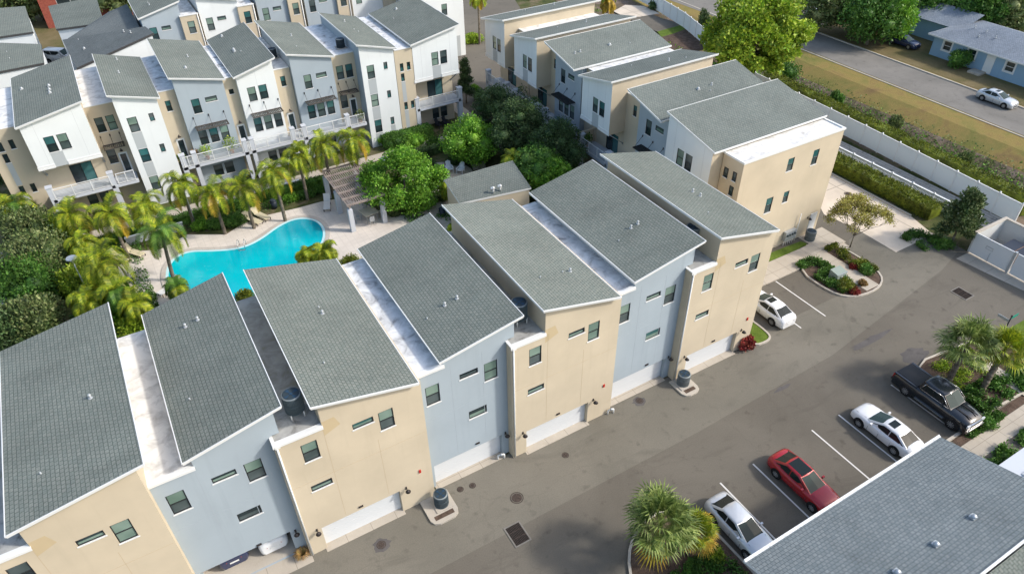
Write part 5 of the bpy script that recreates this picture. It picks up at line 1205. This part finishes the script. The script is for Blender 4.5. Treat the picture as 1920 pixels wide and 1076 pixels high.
p = G(1523, 24, .8); car('parked_car', (p.x, p.y), R(-60), P_WHITE, 'white car half hidden under the thin olive tree', 'car')
p = G(98, 106, .8); car('parked_car', (p.x, p.y), R(-40), P_WHITE, 'white van seen between the slate roofs at the upper left', 'van', st=[(-1, .7, .9, 1.25), (-.9, .85, 1.0, 1.35), (.5, .9, 1.0, 1.35), (2.0, .9, 1.0, 1.3), (2.9, .85, .9, 1.1), (3.6, .75, .7, .85), (3.75, .6, .55, .65)], cab=(-.95, -.75, 2.0, 2.7, 1.28, 1.95, .86, .72))
def pick_ex(root):
    WB, F = 3.62, 4.62
    q = MB(); q.box(-1.18, -.80, 1.22, .56, .80, 1.30); [q.box(-1.18+.58*k, -.80, 1.301, -1.15+.58*k, .80, 1.306) for k in range(1, 3)]; mk('bed_cover', q, BLKP, root)
    for s in (-1, 1):
        q = MB(); y0, y1 = sorted((s*.84, s*.99)); q.box(-1.2, y0, 1.20, .58, y1, 1.29); mk('bed_rail', q, P_BLACK, root)
        q = MB(); y0, y1 = sorted((s*.80, s*.985)); q.box(-1.235, y0, .82, -1.12, y1, 1.2); mk('taillight', q, TAIL, root)
        q = MB(); y0, y1 = sorted((s*.55, s*.92)); q.box(F-.10, y0, .86, F+.01, y1, 1.06); mk('headlight', q, HEAD, root)
        q = MB(); y0, y1 = sorted((s*.97, s*1.10)); q.box(.75, y0, .42, WB-.62, y1, .48); mk('side_step', q, CHR, root)
        q = MB(); q.tube((.80, s*.925, 1.38), (1.02, s*.82, 1.88), .02, n=5); q.tube((1.02, s*.82, 1.88), (2.35, s*.83, 1.90), .02, n=5); q.tube((2.35, s*.83, 1.90), (3.0, s*.925, 1.38), .02, n=5); q.tube((.80, s*.935, 1.37), (3.0, s*.935, 1.37), .016, n=5); mk('window_trim', q, CHR, root)
    q = MB(); q.box(F-.06, -.55, .72, F+.035, .55, 1.08); mk('grille', q, CHR, root); q = MB(); q.box(F-.05, -.9, .42, F+.10, .9, .64); mk('front_bumper', q, CHR, root)
    q = MB(); q.box(-1.34, -.9, .5, -1.2, .9, .72); mk('rear_bumper', q, BLKP, root)
    for y in (-.38, .30):
        q = MB(); q.box(3.25, y, 1.30, 4.35, y+.09, 1.325); mk('hood_stripe', q, BLKP, root)
car('pickup_truck', (43.15, 16.72), R(-91.0), P_BLACK, 'black crew cab pickup with a covered bed and chrome bumpers', 'pickup truck', WB=3.62, ro=1.22, fo=1.0, hw=1.0, wr=.42,
    st=[(-1.22, .88, 1.0, 1.18), (-1.15, .93, 1.05, 1.23), (.0, .945, 1.1, 1.24), (.9, .945, 1.12, 1.26), (1.5, .945, 1.15, 1.30), (2.6, .945, 1.15, 1.30), (3.2, .94, 1.12, 1.29), (3.9, .92, 1.08, 1.27), (4.45, .86, 1.0, 1.18), (4.62, .80, .85, 1.02)],
    cab=(.60, .80, 2.35, 3.15, 1.30, 1.97, .88, .75), extras=pick_ex)

# ------------------------------------------------------------------ parking markings, beds, kerbs
LINE = mat('road_paint', (.62, .61, .58), .8)
for x in (25.43, 28.33, 33.9, 36.6, 42.24):
    tag(line_strip('parking_line', (x, 12.9, 0), (x, 17.85, 0), .11, .012, LINE), kind='structure')
tag(line_strip('parking_line', (44.27, 25.63, 0), (44.27, 31.05, 0), .11, .013, LINE), kind='structure'); tag(line_strip('parking_line', (41.43, 25.63, 0), (41.43, 31.05, 0), .11, .013, LINE), kind='structure')
SEAL = asphalt('asphalt_dark_patch', (.085, .08, .078), (.12, .112, .108), .5)
def patch(name, px, py, rx, ry, m, z=.012, n=18, jit=.25, **k):
    p = G(px, py); b = MB(); b.poly([(p.x+rx*math.cos(t*2*math.pi/n)*random.uniform(1-jit, 1+jit), p.y+ry*math.sin(t*2*math.pi/n)*random.uniform(1-jit, 1+jit), z) for t in range(n)]); return mk(name, b, m, kind='structure')
for q in ((1632, 638, 2.2, .28), (1468, 727, .8, .16), (1199, 753, .5, .45), (716, 1022, .55, .42), (1180, 1068, .1, .1), (1715, 667, 1.3, .7)): patch('asphalt_patch', *q, SEAL)
IRON = soil('cast_iron', [(.35, (.05, .04, .035)), (.65, (.09, .07, .06))], 8)
for px, py, r_, lab in ((969, 933, .33, 'round iron manhole cover in the pale lane'), (715, 1021, .2, 'small round cover inside a dark patch'), (1060, 853, .16, 'small round valve cover below the middle beige wall'), (863, 917, .14, 'left one of two small valve covers by the garage'), (886, 910, .14, 'right one of two small valve covers by the garage'), (1199, 751, .2, 'small cover in the dark round patch'), (1590, 364, .3, 'round cover on the concrete drive')):
    p = G(px, py); root = empty('manhole_cover', (p.x, p.y, .012), label=lab, cat='manhole cover'); b = MB(); b.tube((0, 0, 0), (0, 0, .012), r_, n=20); mk('lid', b, IRON, root); ring('frame', [(r_*1.15*math.cos(t*.314), r_*1.15*math.sin(t*.314)) for t in range(20)], .06, 0, .008, IRON, root)
def grate(c, L, W_, rz, label):
    root = empty('drain_grate', (c.x, c.y, .01), rz, label=label, cat='storm drain'); b = MB(); e = .09
    b.box(-L/2-e, -W_/2-e, 0, L/2+e, -W_/2, .03); b.box(-L/2-e, W_/2, 0, L/2+e, W_/2+e, .03); b.box(-L/2-e, -W_/2, 0, -L/2, W_/2, .03); b.box(L/2, -W_/2, 0, L/2+e, W_/2, .03); mk('concrete_frame', b, ASPS, root)
    b = MB(); b.box(-L/2, -W_/2, 0, L/2, W_/2, .004, 0)
    for k in range(11): x = -L/2+L*(k+.2)/11; b.box(x, -W_/2, .004, x+.03, W_/2, .022, 1)
    for y in (-W_/6, W_/6): b.box(-L/2, y, .004, L/2, y+.03, .024, 1)
    mk('bars', b, [ARCH, IRON], root)
grate((G(946, 990)+G(993, 1010)+G(970, 1025)+G(972, 980))/4, .95, 1.35, 0, 'iron storm drain grate in a concrete frame in the near lane')
grate((G(1786, 545)+G(1822, 556))/2, 1.0, 1.3, R(0), 'iron storm drain grate near the bin enclosure')
def bed(name, loop, m, label, cat='planting bed', curb=True, z=.1):
    P = [Vector((q[0], q[1], 0)) for q in loop]; c = sum(P, Vector())/len(P); root = empty(name, c, label=label, cat=cat); L_ = [p-c for p in P]
    ar = sum(L_[i].x*L_[(i+1) % len(L_)].y-L_[(i+1) % len(L_)].x*L_[i].y for i in range(len(L_)))
    if ar < 0: L_.reverse()
    b = MB(); b.hexa([(p.x, p.y, 0) for p in L_], [(p.x, p.y, z) for p in L_]); mk('soil', b, m, root)
    if curb: ring('kerb', L_, .16, 0, .15, CURB, root)
    return root
isl = smooth_loop([(47.2, 31.7, 0), (47.0, 27.3, 0), (48.4, 25.9, 0), (51.4, 25.8, 0), (53.0, 27.2, 0), (53.2, 31.0, 0), (52.5, 32.3, 0)], 2)
bed('planted_island', isl, MULCH, 'kerbed planting island crossed by a concrete walk beside the bare tree')
b = MB(); b.hexa([(49.75, 26.0, .1), (51.35, 26.0, .1), (51.35, 33.4, .1), (49.75, 33.4, .1)], [(49.75, 26.0, .13), (51.35, 26.0, .13), (51.35, 33.4, .13), (49.75, 33.4, .13)]); mk('path', b, CONC, kind='structure')
b = MB(); b.hexa([(36.4, 31.15, 0), (54.0, 31.15, 0), (54.0, 33.3, 0), (36.4, 33.3, 0)], [(36.4, 31.15, .12), (49.7, 31.15, .12), (54.0, 33.3, .12), (36.4, 33.3, .12)]); mk('pavement', b, CONC, kind='structure')
b = MB(); b.box(51.0, 31.9, .0, 54.2, 34.7, .126); mk('pavement', b, CONC, kind='structure')
bed('lawn_strip', [(40.5, 33.32), (50.5, 33.32), (50.9, 33.6), (50.6, 34.1), (48, 34.2), (40.5, 34.25)], LAWN, 'bright green lawn strip under the beige end wall', 'lawn', False, .13)
bed('lawn_corner', smooth_loop([(36.4, 28.9, 0), (38.5, 29.2, 0), (38.6, 26.6, 0), (38.2, 25.9, 0), (36.4, 26.1, 0)], 2), LAWN, 'small kerbed lawn corner beside the corner townhouse', 'lawn')
b = MB(); b.hexa([(36.35, 28.9, .01), (38.7, 28.9, .01), (38.7, 31.1, .01), (36.35, 31.1, .01)], [(36.35, 28.9, .11), (38.7, 28.9, .11), (38.7, 31.1, .11), (36.35, 31.1, .11)]); mk('lawn', b, LAWN, kind='structure')
nb = smooth_loop([(15.6, 9, 0), (15.9, 14.5, 0), (17.6, 17.4, 0), (20.6, 18.3, 0), (22.5, 16.6, 0), (22.62, 12.5, 0), (22.62, 9, 0)], 2)
bed('planted_bed', nb, MULCH, 'kerbed planting bed with fan palms at the bottom of the picture')
rb = [(45.15, 12.7), (45.15, 17.75), (46.6, 18.1), (53.6, 17.3), (54.6, 15), (53, 12.3)]
bed('planted_bed', rb, MULCH, 'planting bed with fan palms beside the black pickup')
sheet('pavement', [(41.3, 10.4), (41.3, 11.7), (66, 11.8), (66, 10.45)], .03, CONC)
b = MB(); b.box(22.8, 12.35, 0, 45.1, 12.55, .14); mk('kerb', b, CURB, kind='structure')
sheet('verge', [(41.3, 11.72), (41.3, 12.33), (60, 12.33), (60, 11.82)], .02, MULCH)
walk([G(1826, 672), G(1870, 702), G(1930, 738)], 1.3, .125)
sheet('verge', [(54.6, 13), (54.6, 17), (62.5, 17), (62.5, 13)], .02, LAWN)
# ground cover and small plants
def cover(label, polyf, n, lm, L=.16, h=.35, name='ground_cover'):
    b = MB()
    for _ in range(n):
        x, y, z0 = polyf(); leaf(b, Vector((x, y, z0+random.random()**1.5*h)), (rv()+Vector((0, 0, .5))).normalized(), rv(), L*random.uniform(.6, 1.3), L*.6)
    return mk(name, b, lm, kind='stuff', label=label)
def boxf(x0, x1, y0, y1, z=.1):
    K = [(random.uniform(x0, x1), random.uniform(y0, y1)) for _ in range(max(6, int((x1-x0)*(y1-y0)*2.0)))]
    def f():
        k = random.choice(K); return (min(x1, max(x0, random.gauss(k[0], .22))), min(y1, max(y0, random.gauss(k[1], .22))), z)
    return f
cover('leafy green ground cover on the left half of the island', boxf(47.4, 49.6, 26.9, 31.7), 8000, L_MID, .17, .45)
cover('yellowish ground cover on the right half of the island', boxf(51.5, 52.9, 27.4, 32.0), 6500, L_HEDGE, .15, .4)
cover('dense green ground cover in front of the pickup', boxf(45.3, 53, 12.5, 14.6), 9000, L_MID, .2, .5)
cover('pale tufted ground cover behind the pickup', boxf(45.4, 50.5, 14.8, 17.6), 3600, L_LIME, .14, .25)
cover('ground cover among the near fan palms', boxf(16.4, 22.2, 9.5, 14.5), 7000, L_MID, .18, .35)
cover('ground cover along the pavement by the near building', boxf(41.5, 60, 9.3, 10.3, 0), 8000, L_MID, .2, .45)
cover('ground cover at the pavement kerb', boxf(41.4, 47, 11.75, 12.4, .02), 3000, L_MID, .16, .3)
cover('green cover under the magnolia', boxf(59.2, 62.3, 26.6, 29.8, 0), 4200, L_MID, .17, .45)
def cf():
    while True:
        x = random.uniform(-14, 38); y = random.uniform(41, 72)
        if 40 < y < 66 and -3 < x < 20.5: continue
        if abs(y-70.6) < .9 or abs(x-36.5) < .9 or (x-30)**2/30+(y-63.5)**2/16 < 1: continue
        if math.sin(x*1.3)+math.sin(y*1.1+x*.4) > .1: return x, y, 0
cover('low planting in the courtyard beds', cf, 30000, L_MID, .2, .4)
def df():
    y = random.uniform(12, 100); x = random.gauss(77.4, 1.7); t = x-73.5
    return x, y, -min(1.4, max(0, t*.45)) if x < 77 else -1.4+max(0, (x-80)*.3)
cover('green weeds along the bottom of the ditch', df, 34000, L_BRIGHT, .28, .4)
def df2():
    y = random.uniform(12, 110); x = min(83.3, random.gauss(80.6, 1.3)); return x, y, -1.4+max(0, min(1.4, (x-80)*.28))
cover('low olive brush on the street side of the ditch', df2, 7000, L_OLIVE, .26, .3)
cover('dark planting between the near roofs and the pool deck', boxf(-10, -3, 40, 58, 0), 16000, L_MID, .22, .7)
L_AGA = L_OLIVE
p = G(1400, 641, .55); bush(0, 0, .75, 1.15, L_RED, 'red leaved shrub at the corner of the last garage', n=900, L=.2, xy=(p.x, p.y), sub=5)
p = G(566, 1036, .4); root = empty('grass_tuft', (p.x, p.y, 0), label='rust coloured ornamental grass tuft beside the open garage', cat='ornamental grass'); b = MB()
for i in range(230):
    a = random.uniform(0, 6.28); d = Vector((math.cos(a)*.55, math.sin(a)*.55, 1.0)).normalized(); q = d*random.uniform(.4, .65); e = q+Vector((math.cos(a)*.28, math.sin(a)*.28, -.1)); w_ = Vector((-math.sin(a), math.cos(a), 0))*.018
    b.poly([-w_*.5, w_*.5, q+w_, q-w_]); b.poly([q-w_, q+w_, e])
mk('blades', b, L_RUST, root)
for px, py, r_, h, lm, lab in ((1588, 533, .85, .9, L_HEDGE, 'round yellow green shrub beside the utility box'), (1627, 504, .7, .8, L_MID, 'round green shrub on the right half of the island'), (1603, 545, .5, .45, L_RED, 'small red shrub behind the yellow green one'), (1600, 500, .35, .4, L_RED, 'tiny red flowering plant on the island'), (1618, 530, .4, .4, L_RUST, 'brownish small plant at the island tip'), (1775, 455, .9, .7, L_MID, 'low shrub under the magnolia, left side'), (1345, 1040, .6, .6, L_LIME, 'small lime shrub beside the near roof corner'), (1300, 1062, .6, .6, L_MID, 'small green shrub at the bottom edge'), (1855, 790, .7, .6, L_MID, 'low shrub ahead of the pickup bumper')):
    bush(px, py, r_, h, lm, lab, n=900, L=.13, sub=5)

# ------------------------------------------------------------------ objects
root = empty('transformer_box', G(1568, 523), R(0), label='pale green utility box on the island', cat='utility box')
b = MB(); b.hexa([(-.6, -.45, 0), (.6, -.45, 0), (.6, .45, 0), (-.6, .45, 0)], [(-.6, -.42, .85), (.6, -.42, .85), (.6, .45, 1.0), (-.6, .45, 1.0)]); mk('cabinet', b, mat('utility_green', (.24, .29, .26), .5), root)
b = MB(); b.box(-.62, -.47, .84, .62, -.40, .88); mk('lid_edge', b, METAL, root); b = MB(); b.box(-.15, -.462, .4, .1, -.452, .58); mk('notice', b, TRIM, root)
# bin enclosure
root = empty('bin_enclosure', (62.4, 25.2, 0), label='white walled bin enclosure with double gates and dark posts', cat='enclosure')
GALV = stucco('block_wall_pale', (.50, .51, .50), .15)
b = MB(); b.box(.1, -.2, 0, 4.6, 0, 2.1); mk('side_wall', b, GALV, root); b = MB(); b.box(4.4, -14, 0, 4.6, -.203, 2.1); mk('back_wall', b, GALV, root)
b = MB(); b.box(.0, -.25, 2.1, 4.7, .05, 2.2); b.box(4.35, -14, 2.1, 4.65, -.253, 2.2); mk('coping', b, CURB, root)
for k in range(3):
    y1 = -.2-k*3.75; y0 = y1-3.45; g_ = MB(); g_.box(-.03, y0, .12, .03, y1, 2.15); g_.box(-.05, y0, 2.1, .05, y1, 2.18); g = mk('gate', g_, DOORW, root)
    q = MB(); q.box(-.06, y0+.0, .2, -.031, y0+.04, 2.1); q.tube((-.07, y0+1.75, .1), (-.07, y0+1.75, 1.0), .02, n=6); mk('latch', q, METAL, g)
    q = MB(); q.box(-.12, y0-.2, 0, .1, y0-.02, 2.25); mk('gate_post', q, METAL, root)
q = MB(); q.box(-.045, -2.0, 1.45, -.031, -1.35, 1.52); q.box(-.045, -2.0, 1.2, -.031, -1.35, 1.24); q.box(-.045, -2.0, 1.24, -.031, -1.96, 1.45); q.box(-.045, -1.39, 1.24, -.031, -1.35, 1.45); mk('notice_plate', q, METAL, root)
root = empty('waste_container', (64.9, 22.2, 0), label='brown skip with dark lids inside the bin enclosure', cat='skip'); b = MB(); b.hexa([(-.8, -1.1, .1), (.8, -1.1, .1), (.8, 1.1, .1), (-.8, 1.1, .1)], [(-.95, -1.2, 1.2), (.95, -1.2, 1.2), (.95, 1.2, 1.2), (-.95, 1.2, 1.2)]); mk('body', b, mat('skip_brown', (.30, .20, .15), .7), root)
for y in (-.6, .6): b = MB(); b.box(-.9, y-.55, 1.21, .9, y+.55, 1.27); mk('lid', b, mat('lid_dark', (.03, .04, .06), .6), root)
sheet('enclosure_apron', [(60.6, 25.0), (62.35, 25.0), (62.35, 12.5), (61.2, 12.5), (61.25, 19)], .014, CONC)
sheet('enclosure_floor', [(62.4, 25), (66.9, 25), (66.9, 11), (62.4, 11)], .012, CURB)
# street sign
p = G(1897, 594, 3.0); root = empty('street_sign', (p.x, p.y, 0), label='black pole with green street name blades behind the right fan palms', cat='street sign'); b = MB(); b.tube((0, 0, 0), (0, 0, 3.05), .05, n=8); b.ball((0, 0, 3.08), .08); mk('pole', b, FRAME, root)
GRN = mat('sign_green', (.01, .22, .15), .5)
b = MB(); b.box(.06, -.02, 2.72, .95, .02, 2.95); m_ = mk('name_blade', b, GRN, root); b = MB(); b.box(-.02, .06, 2.45, .02, .9, 2.68); mk('name_blade', b, METAL, root)
# pergola
root = empty('pergola', (17.1, 61.6, 0), label='weathered slatted pergola on square white columns beside the pool', cat='pergola')
x0, x1, y0, y1, z = -1.95, 1.9, -3.85, 3.8, 2.9
for x, y in ((-1.75, -3.7), (1.5, -3.8), (-1.75, .1), (1.5, .1), (-1.75, 3.5), (1.5, 3.5)): b = MB(); b.box(x-.22, y-.22, 0, x+.22, y+.22, 2.5); b.box(x-.1, y-.1, 2.5, x+.1, y+.1, 2.62); mk('column', b, OFFW, root)
for x in (-1.75, 1.5): b = MB(); b.box(x-.08, y0, 2.62, x+.08, y1, 2.84); mk('beam', b, WOOD, root)
for k in range(7): yy = y0+(y1-y0-.1)*k/6; b = MB(); b.box(x0-.05, yy, 2.93, x1+.05, yy+.09, 3.1); mk('cross_beam', b, WOOD, root)
for k in range(19):
    xx = x0+.05+(x1-x0-.15)*k/18; b = MB(); b.box(xx, y0, 2.845, xx+.085, y1, 2.927); mk('slat', b, WOOD, root)
TBL = mat('table_top', (.50, .47, .38), .6)
root = empty('table', (17.5, 59.0, 0), R(8), label='square pale table with metal legs under the pergola', cat='table'); b = MB(); b.box(-.75, -.75, .92, .75, .75, .97); mk('table_top', b, TBL, root)
for x in (-.6, .6):
    for y in (-.6, .6): b = MB(); b.tube((x, y, 0), (x*.9, y*.9, .92), .025, n=6); mk('leg', b, METAL, root)
def stool(x, y, rz, lab):
    root = empty('chair', (x, y, 0), rz, label=lab, cat='chair', group='grey mesh chairs round the pergola table'); b = MB(); b.box(-.24, -.24, .58, .24, .24, .62); mk('seat', b, METAL, root); b = MB(); b.box(-.26, -.24, .62, -.22, .24, 1.15); mk('backrest', b, METAL, root)
    for a in (-.22, .22):
        for c in (-.22, .22): b = MB(); b.tube((a, c, 0), (a*.85, c*.85, .58), .018, n=5); mk('leg', b, METAL, root)
stool(16.3, 59.2, 0, 'grey chair on the pool side of the pergola table'); stool(18.7, 58.9, R(180), 'grey chair on the garden side of the pergola table'); stool(17.3, 57.9, R(90), 'grey chair on the near side of the pergola table'); stool(17.6, 60.2, R(-90), 'grey chair on the far side of the pergola table')
LNG = mat('lounger_sling', (.56, .50, .34), .8); LNGW = mat('lounger_white', (.66, .66, .64), .6)
def lounger(px, py, rz, lab, m=LNG, grp='poolside loungers'):
    root = empty('sun_lounger', G(px, py, .03), rz, label=lab, cat='sun lounger', group=grp); b = MB(); b.box(-.33, -.6, .3, .33, 1.0, .35); mk('seat', b, m, root)
    b = MB(); b.hexa([(-.33, -.62, .3), (.33, -.62, .3), (.33, -.66, .35), (-.33, -.66, .35)], [(-.33, -1.2, .85), (.33, -1.2, .85), (.33, -1.23, .88), (-.33, -1.23, .88)]); mk('backrest', b, m, root)
    for x in (-.3, .3):
        for y in (-.5, .9): b = MB(); b.box(x-.03, y-.03, .02, x+.03, y+.03, .3); mk('leg', b, BRONZE, root)
lounger(477, 417, R(205), 'left lounger of the pair at the back edge of the pool'); lounger(492, 409, R(205), 'right lounger of the pair at the back edge of the pool')
lounger(255, 478, R(215), 'lounger at the left end of the deck under the palms'); lounger(240, 540, R(200), 'lounger at the near left deck corner'); lounger(614, 388, R(160), 'lounger leaning by the far pergola column', LNGW); lounger(228, 488, R(215), 'second lounger at the left end of the deck, further left'); lounger(318, 545, R(120), 'pale lounger end peeking over the near grey roof', LNGW)
BIN = mat('bin_dark', (.02, .03, .045), .5)
for px, py, lab in ((515, 390, 'dark litter bin at the back edge of the pool deck'), (830, 405, 'dark litter bin at the back corner of the near beige roof'), (766, 395, 'slim dark bin beside the clipped oval shrub')):
    p = G(px, py); root = empty('litter_bin', p, label=lab, cat='litter bin', group='dark litter bins'); b = MB(); b.tube((0, 0, 0), (0, 0, .85), .28, .33, 14); mk('drum', b, BIN, root); b = MB(); b.tube((0, 0, .86), (0, 0, 1.0), .36, .22, 14); mk('lid', b, BIN, root)
def lamp(px, py, h, lab):
    p = G(px, py, h); root = empty('lamp_post', (p.x, p.y, 0), label=lab, cat='lamp post', group='disc topped lamp posts'); b = MB(); b.tube((0, 0, 0), (0, 0, h-.35), .06, .045, 8); mk('pole', b, METAL, root)
    b = MB(); b.tube((0, 0, h-.35), (0, 0, h-.12), .16, .12, 12); mk('lantern', b, TRIM, root); b = MB(); b.tube((0, 0, h-.08), (0, 0, h), .46, .40, 20); mk('disc_shade', b, METAL, root)
lamp(719, 297, 4.8, 'lamp post rising through the bright green tree behind the pergola'); lamp(133, 483, 4.6, 'lamp post among the left hand palms'); lamp(343, 352, 4.4, 'lamp post between palms in front of the balconies')
DW = mat('chair_white', (.70, .74, .78), .5); DB = mat('chair_blue', (.01, .06, .30), .5); DK = mat('chair_black', (.02, .024, .03), .5)
def adk(p, rz, m, lab, grp, z=0):
    root = empty('garden_chair', (p.x, p.y, z), rz, label=lab, cat='chair', group=grp); b = MB(); b.hexa([(-.28, -.25, .3), (.28, -.25, .3), (.28, .35, .38), (-.28, .35, .38)], [(-.28, -.25, .34), (.28, -.25, .34), (.28, .35, .42), (-.28, .35, .42)]); mk('seat', b, m, root)
    b = MB()
    for k in range(5): x = -.27+k*.11; b.hexa([(x, -.22, .32), (x+.1, -.22, .32), (x+.1, -.26, .32), (x, -.26, .32)], [(x, -.52, 1.0+.06*(2-abs(k-2))), (x+.1, -.52, 1.0+.06*(2-abs(k-2))), (x+.1, -.56, 1.0+.06*(2-abs(k-2))), (x, -.56, 1.0+.06*(2-abs(k-2)))])
    mk('backrest', b, m, root)
    for s in (-1, 1):
        b = MB(); b.box(s*.34-.06, -.4, .55, s*.34+.06, .38, .58); mk('armrest', b, m, root)
        b = MB(); b.box(s*.32-.02, .3, 0, s*.32+.02, .38, .55); b.box(s*.32-.02, -.38, 0, s*.32+.02, -.3, .55); b.box(s*.32-.02, -.3, .3, s*.32+.02, .3, .36); mk('leg_frame', b, m, root)
for px, py, rz, lab in ((807, 330, -60, 'white garden chair at the left of the terrace'), (843, 322, -190, 'white garden chair facing the camera on the terrace'), (864, 324, -230, 'white garden chair at the right end of the terrace'), (812, 342, -20, 'white garden chair nearest the bright tree')): adk(G(px, py), R(rz), DW, lab, 'white chairs on the terrace', .03)
for px, py, lab in ((412, 325, 'left bright blue chair under a balcony'), (434, 321, 'right bright blue chair under a balcony')): adk(G(px, py, .3), R(180), DB, lab, 'blue chairs under the balcony')
for px, py, lab in ((823, 235, 'left dark chair on the end townhouse patio'), (837, 231, 'right dark chair on the end townhouse patio')): adk(G(px, py, .3), R(200), DK, lab, 'dark chairs on the patio')
for x, y, lab in ((41.3, 61.4, 'blue balcony chair, far one, beside the black awning'), (41.2, 59.8, 'blue balcony chair, near one, beside the black awning')): adk(Vector((x, y, 0)), R(90), mat('chair_teal', (.03, .12, .20), .5), lab, 'blue chairs on the balcony', 3.3)
root = empty('fire_pit', G(835, 345), label='round dark fire pit in the middle of the terrace', cat='fire pit'); b = MB(); b.tube((0, 0, .03), (0, 0, .5), .7, .7, 20); mk('drum', b, BIN, root); b = MB(); b.tube((0, 0, .501), (0, 0, .56), .8, .78, 20); mk('rim', b, METAL, root)
root = empty('pool_ladder', G(455, 466), R(-20), label='steel handrails of the pool ladder', cat='pool ladder')
for s in (-.3, .3): b = MB(); b.path([Vector(v) for v in ((s, .5, .05), (s, .45, .75), (s, .1, .95), (s, -.25, .8), (s, -.4, -.1))], .03); mk('handrail', b, CHR, root)
for z in (.02,): b = MB(); b.box(-.3, -.42, z, .3, -.3, z+.05); mk('step', b, CHR, root)
# potted plants on balconies
POT = mat('terracotta', (.32, .13, .06), .8)
def potted(x, y, z, r_, lm, lab):
    root = empty('potted_plant', (x, y, z), label=lab, cat='potted plant', group='potted plants on balconies'); b = MB(); b.tube((0, 0, 0), (0, 0, .4), .17, .24, 12); mk('pot', b, POT, root)
    b = MB(); clumps(b, [((0, 0, .4+r_), (r_, r_, r_*1.1))], 260, .2, .1); mk('foliage', b, lm, root)
for a in ((5.8, 73.7, 3.3, .55, L_LIME, 'lime bush in a pot on the blue chair balcony, left'), (8.3, 73.6, 3.3, .7, L_LIME, 'larger lime bush in a pot on the blue chair balcony, right'), (3.3, 73.8, 3.3, .4, L_LIME, 'small potted plant on the narrow balcony'), (24.0-1.5, 73.3, 3.3, .5, L_OLIVE, 'small potted tree beside the dark awning balcony'), (40.9, 68.6, 3.3, .7, L_MID, 'tall potted shrub on the far right row balcony'), (40.8, 65.4, 3.3, .6, L_MID, 'potted shrub near the blue grey townhouse balcony'), (40.9, 55.2, 3.3, .5, L_MID, 'potted plant behind the wreath wall'), (4.75, 74.2, 3.3, .35, L_RUST, 'orange potted plant at the balcony wall')): potted(*a)
# low garden walls
for a, c, lab in (((9.6, 68.9), (13.5, 68.9), 'short white garden wall behind the litter bin'), ((-4, 66.9), (1.2, 66.9), 'low white garden wall below the left palms')):
    root = empty('garden_wall', (a[0], a[1], 0), label=lab, cat='garden wall'); b = MB(); b.box(0, -.1, 0, c[0]-a[0], .1, .8); mk('wall', b, OFFW, root); b = MB(); b.box(-.04, -.14, .8, c[0]-a[0]+.04, .14, .87); mk('coping', b, TRIM, root)

for x, y, lab in ((14.2, 26.75, 'white wrapped pipe fitting at the foot of the middle grey wall'), (22.85, 26.2, 'white wrapped pipe fitting at the corner of the middle beige wall'), (-4.9, 26.9, 'grey pipe fitting at the corner by the open garage')):
    root = empty('pipe_fitting', (x, y, 0), label=lab, cat='pipe fitting'); b = MB(); b.path([Vector(v) for v in ((-.2, .1, 0), (-.2, .1, .42), (0, 0, .5), (.22, 0, .42), (.22, 0, 0))], .055); mk('pipe', b, PIPEW, root); b = MB(); b.ball((0, 0, .5), .11); mk('valve', b, METAL, root)
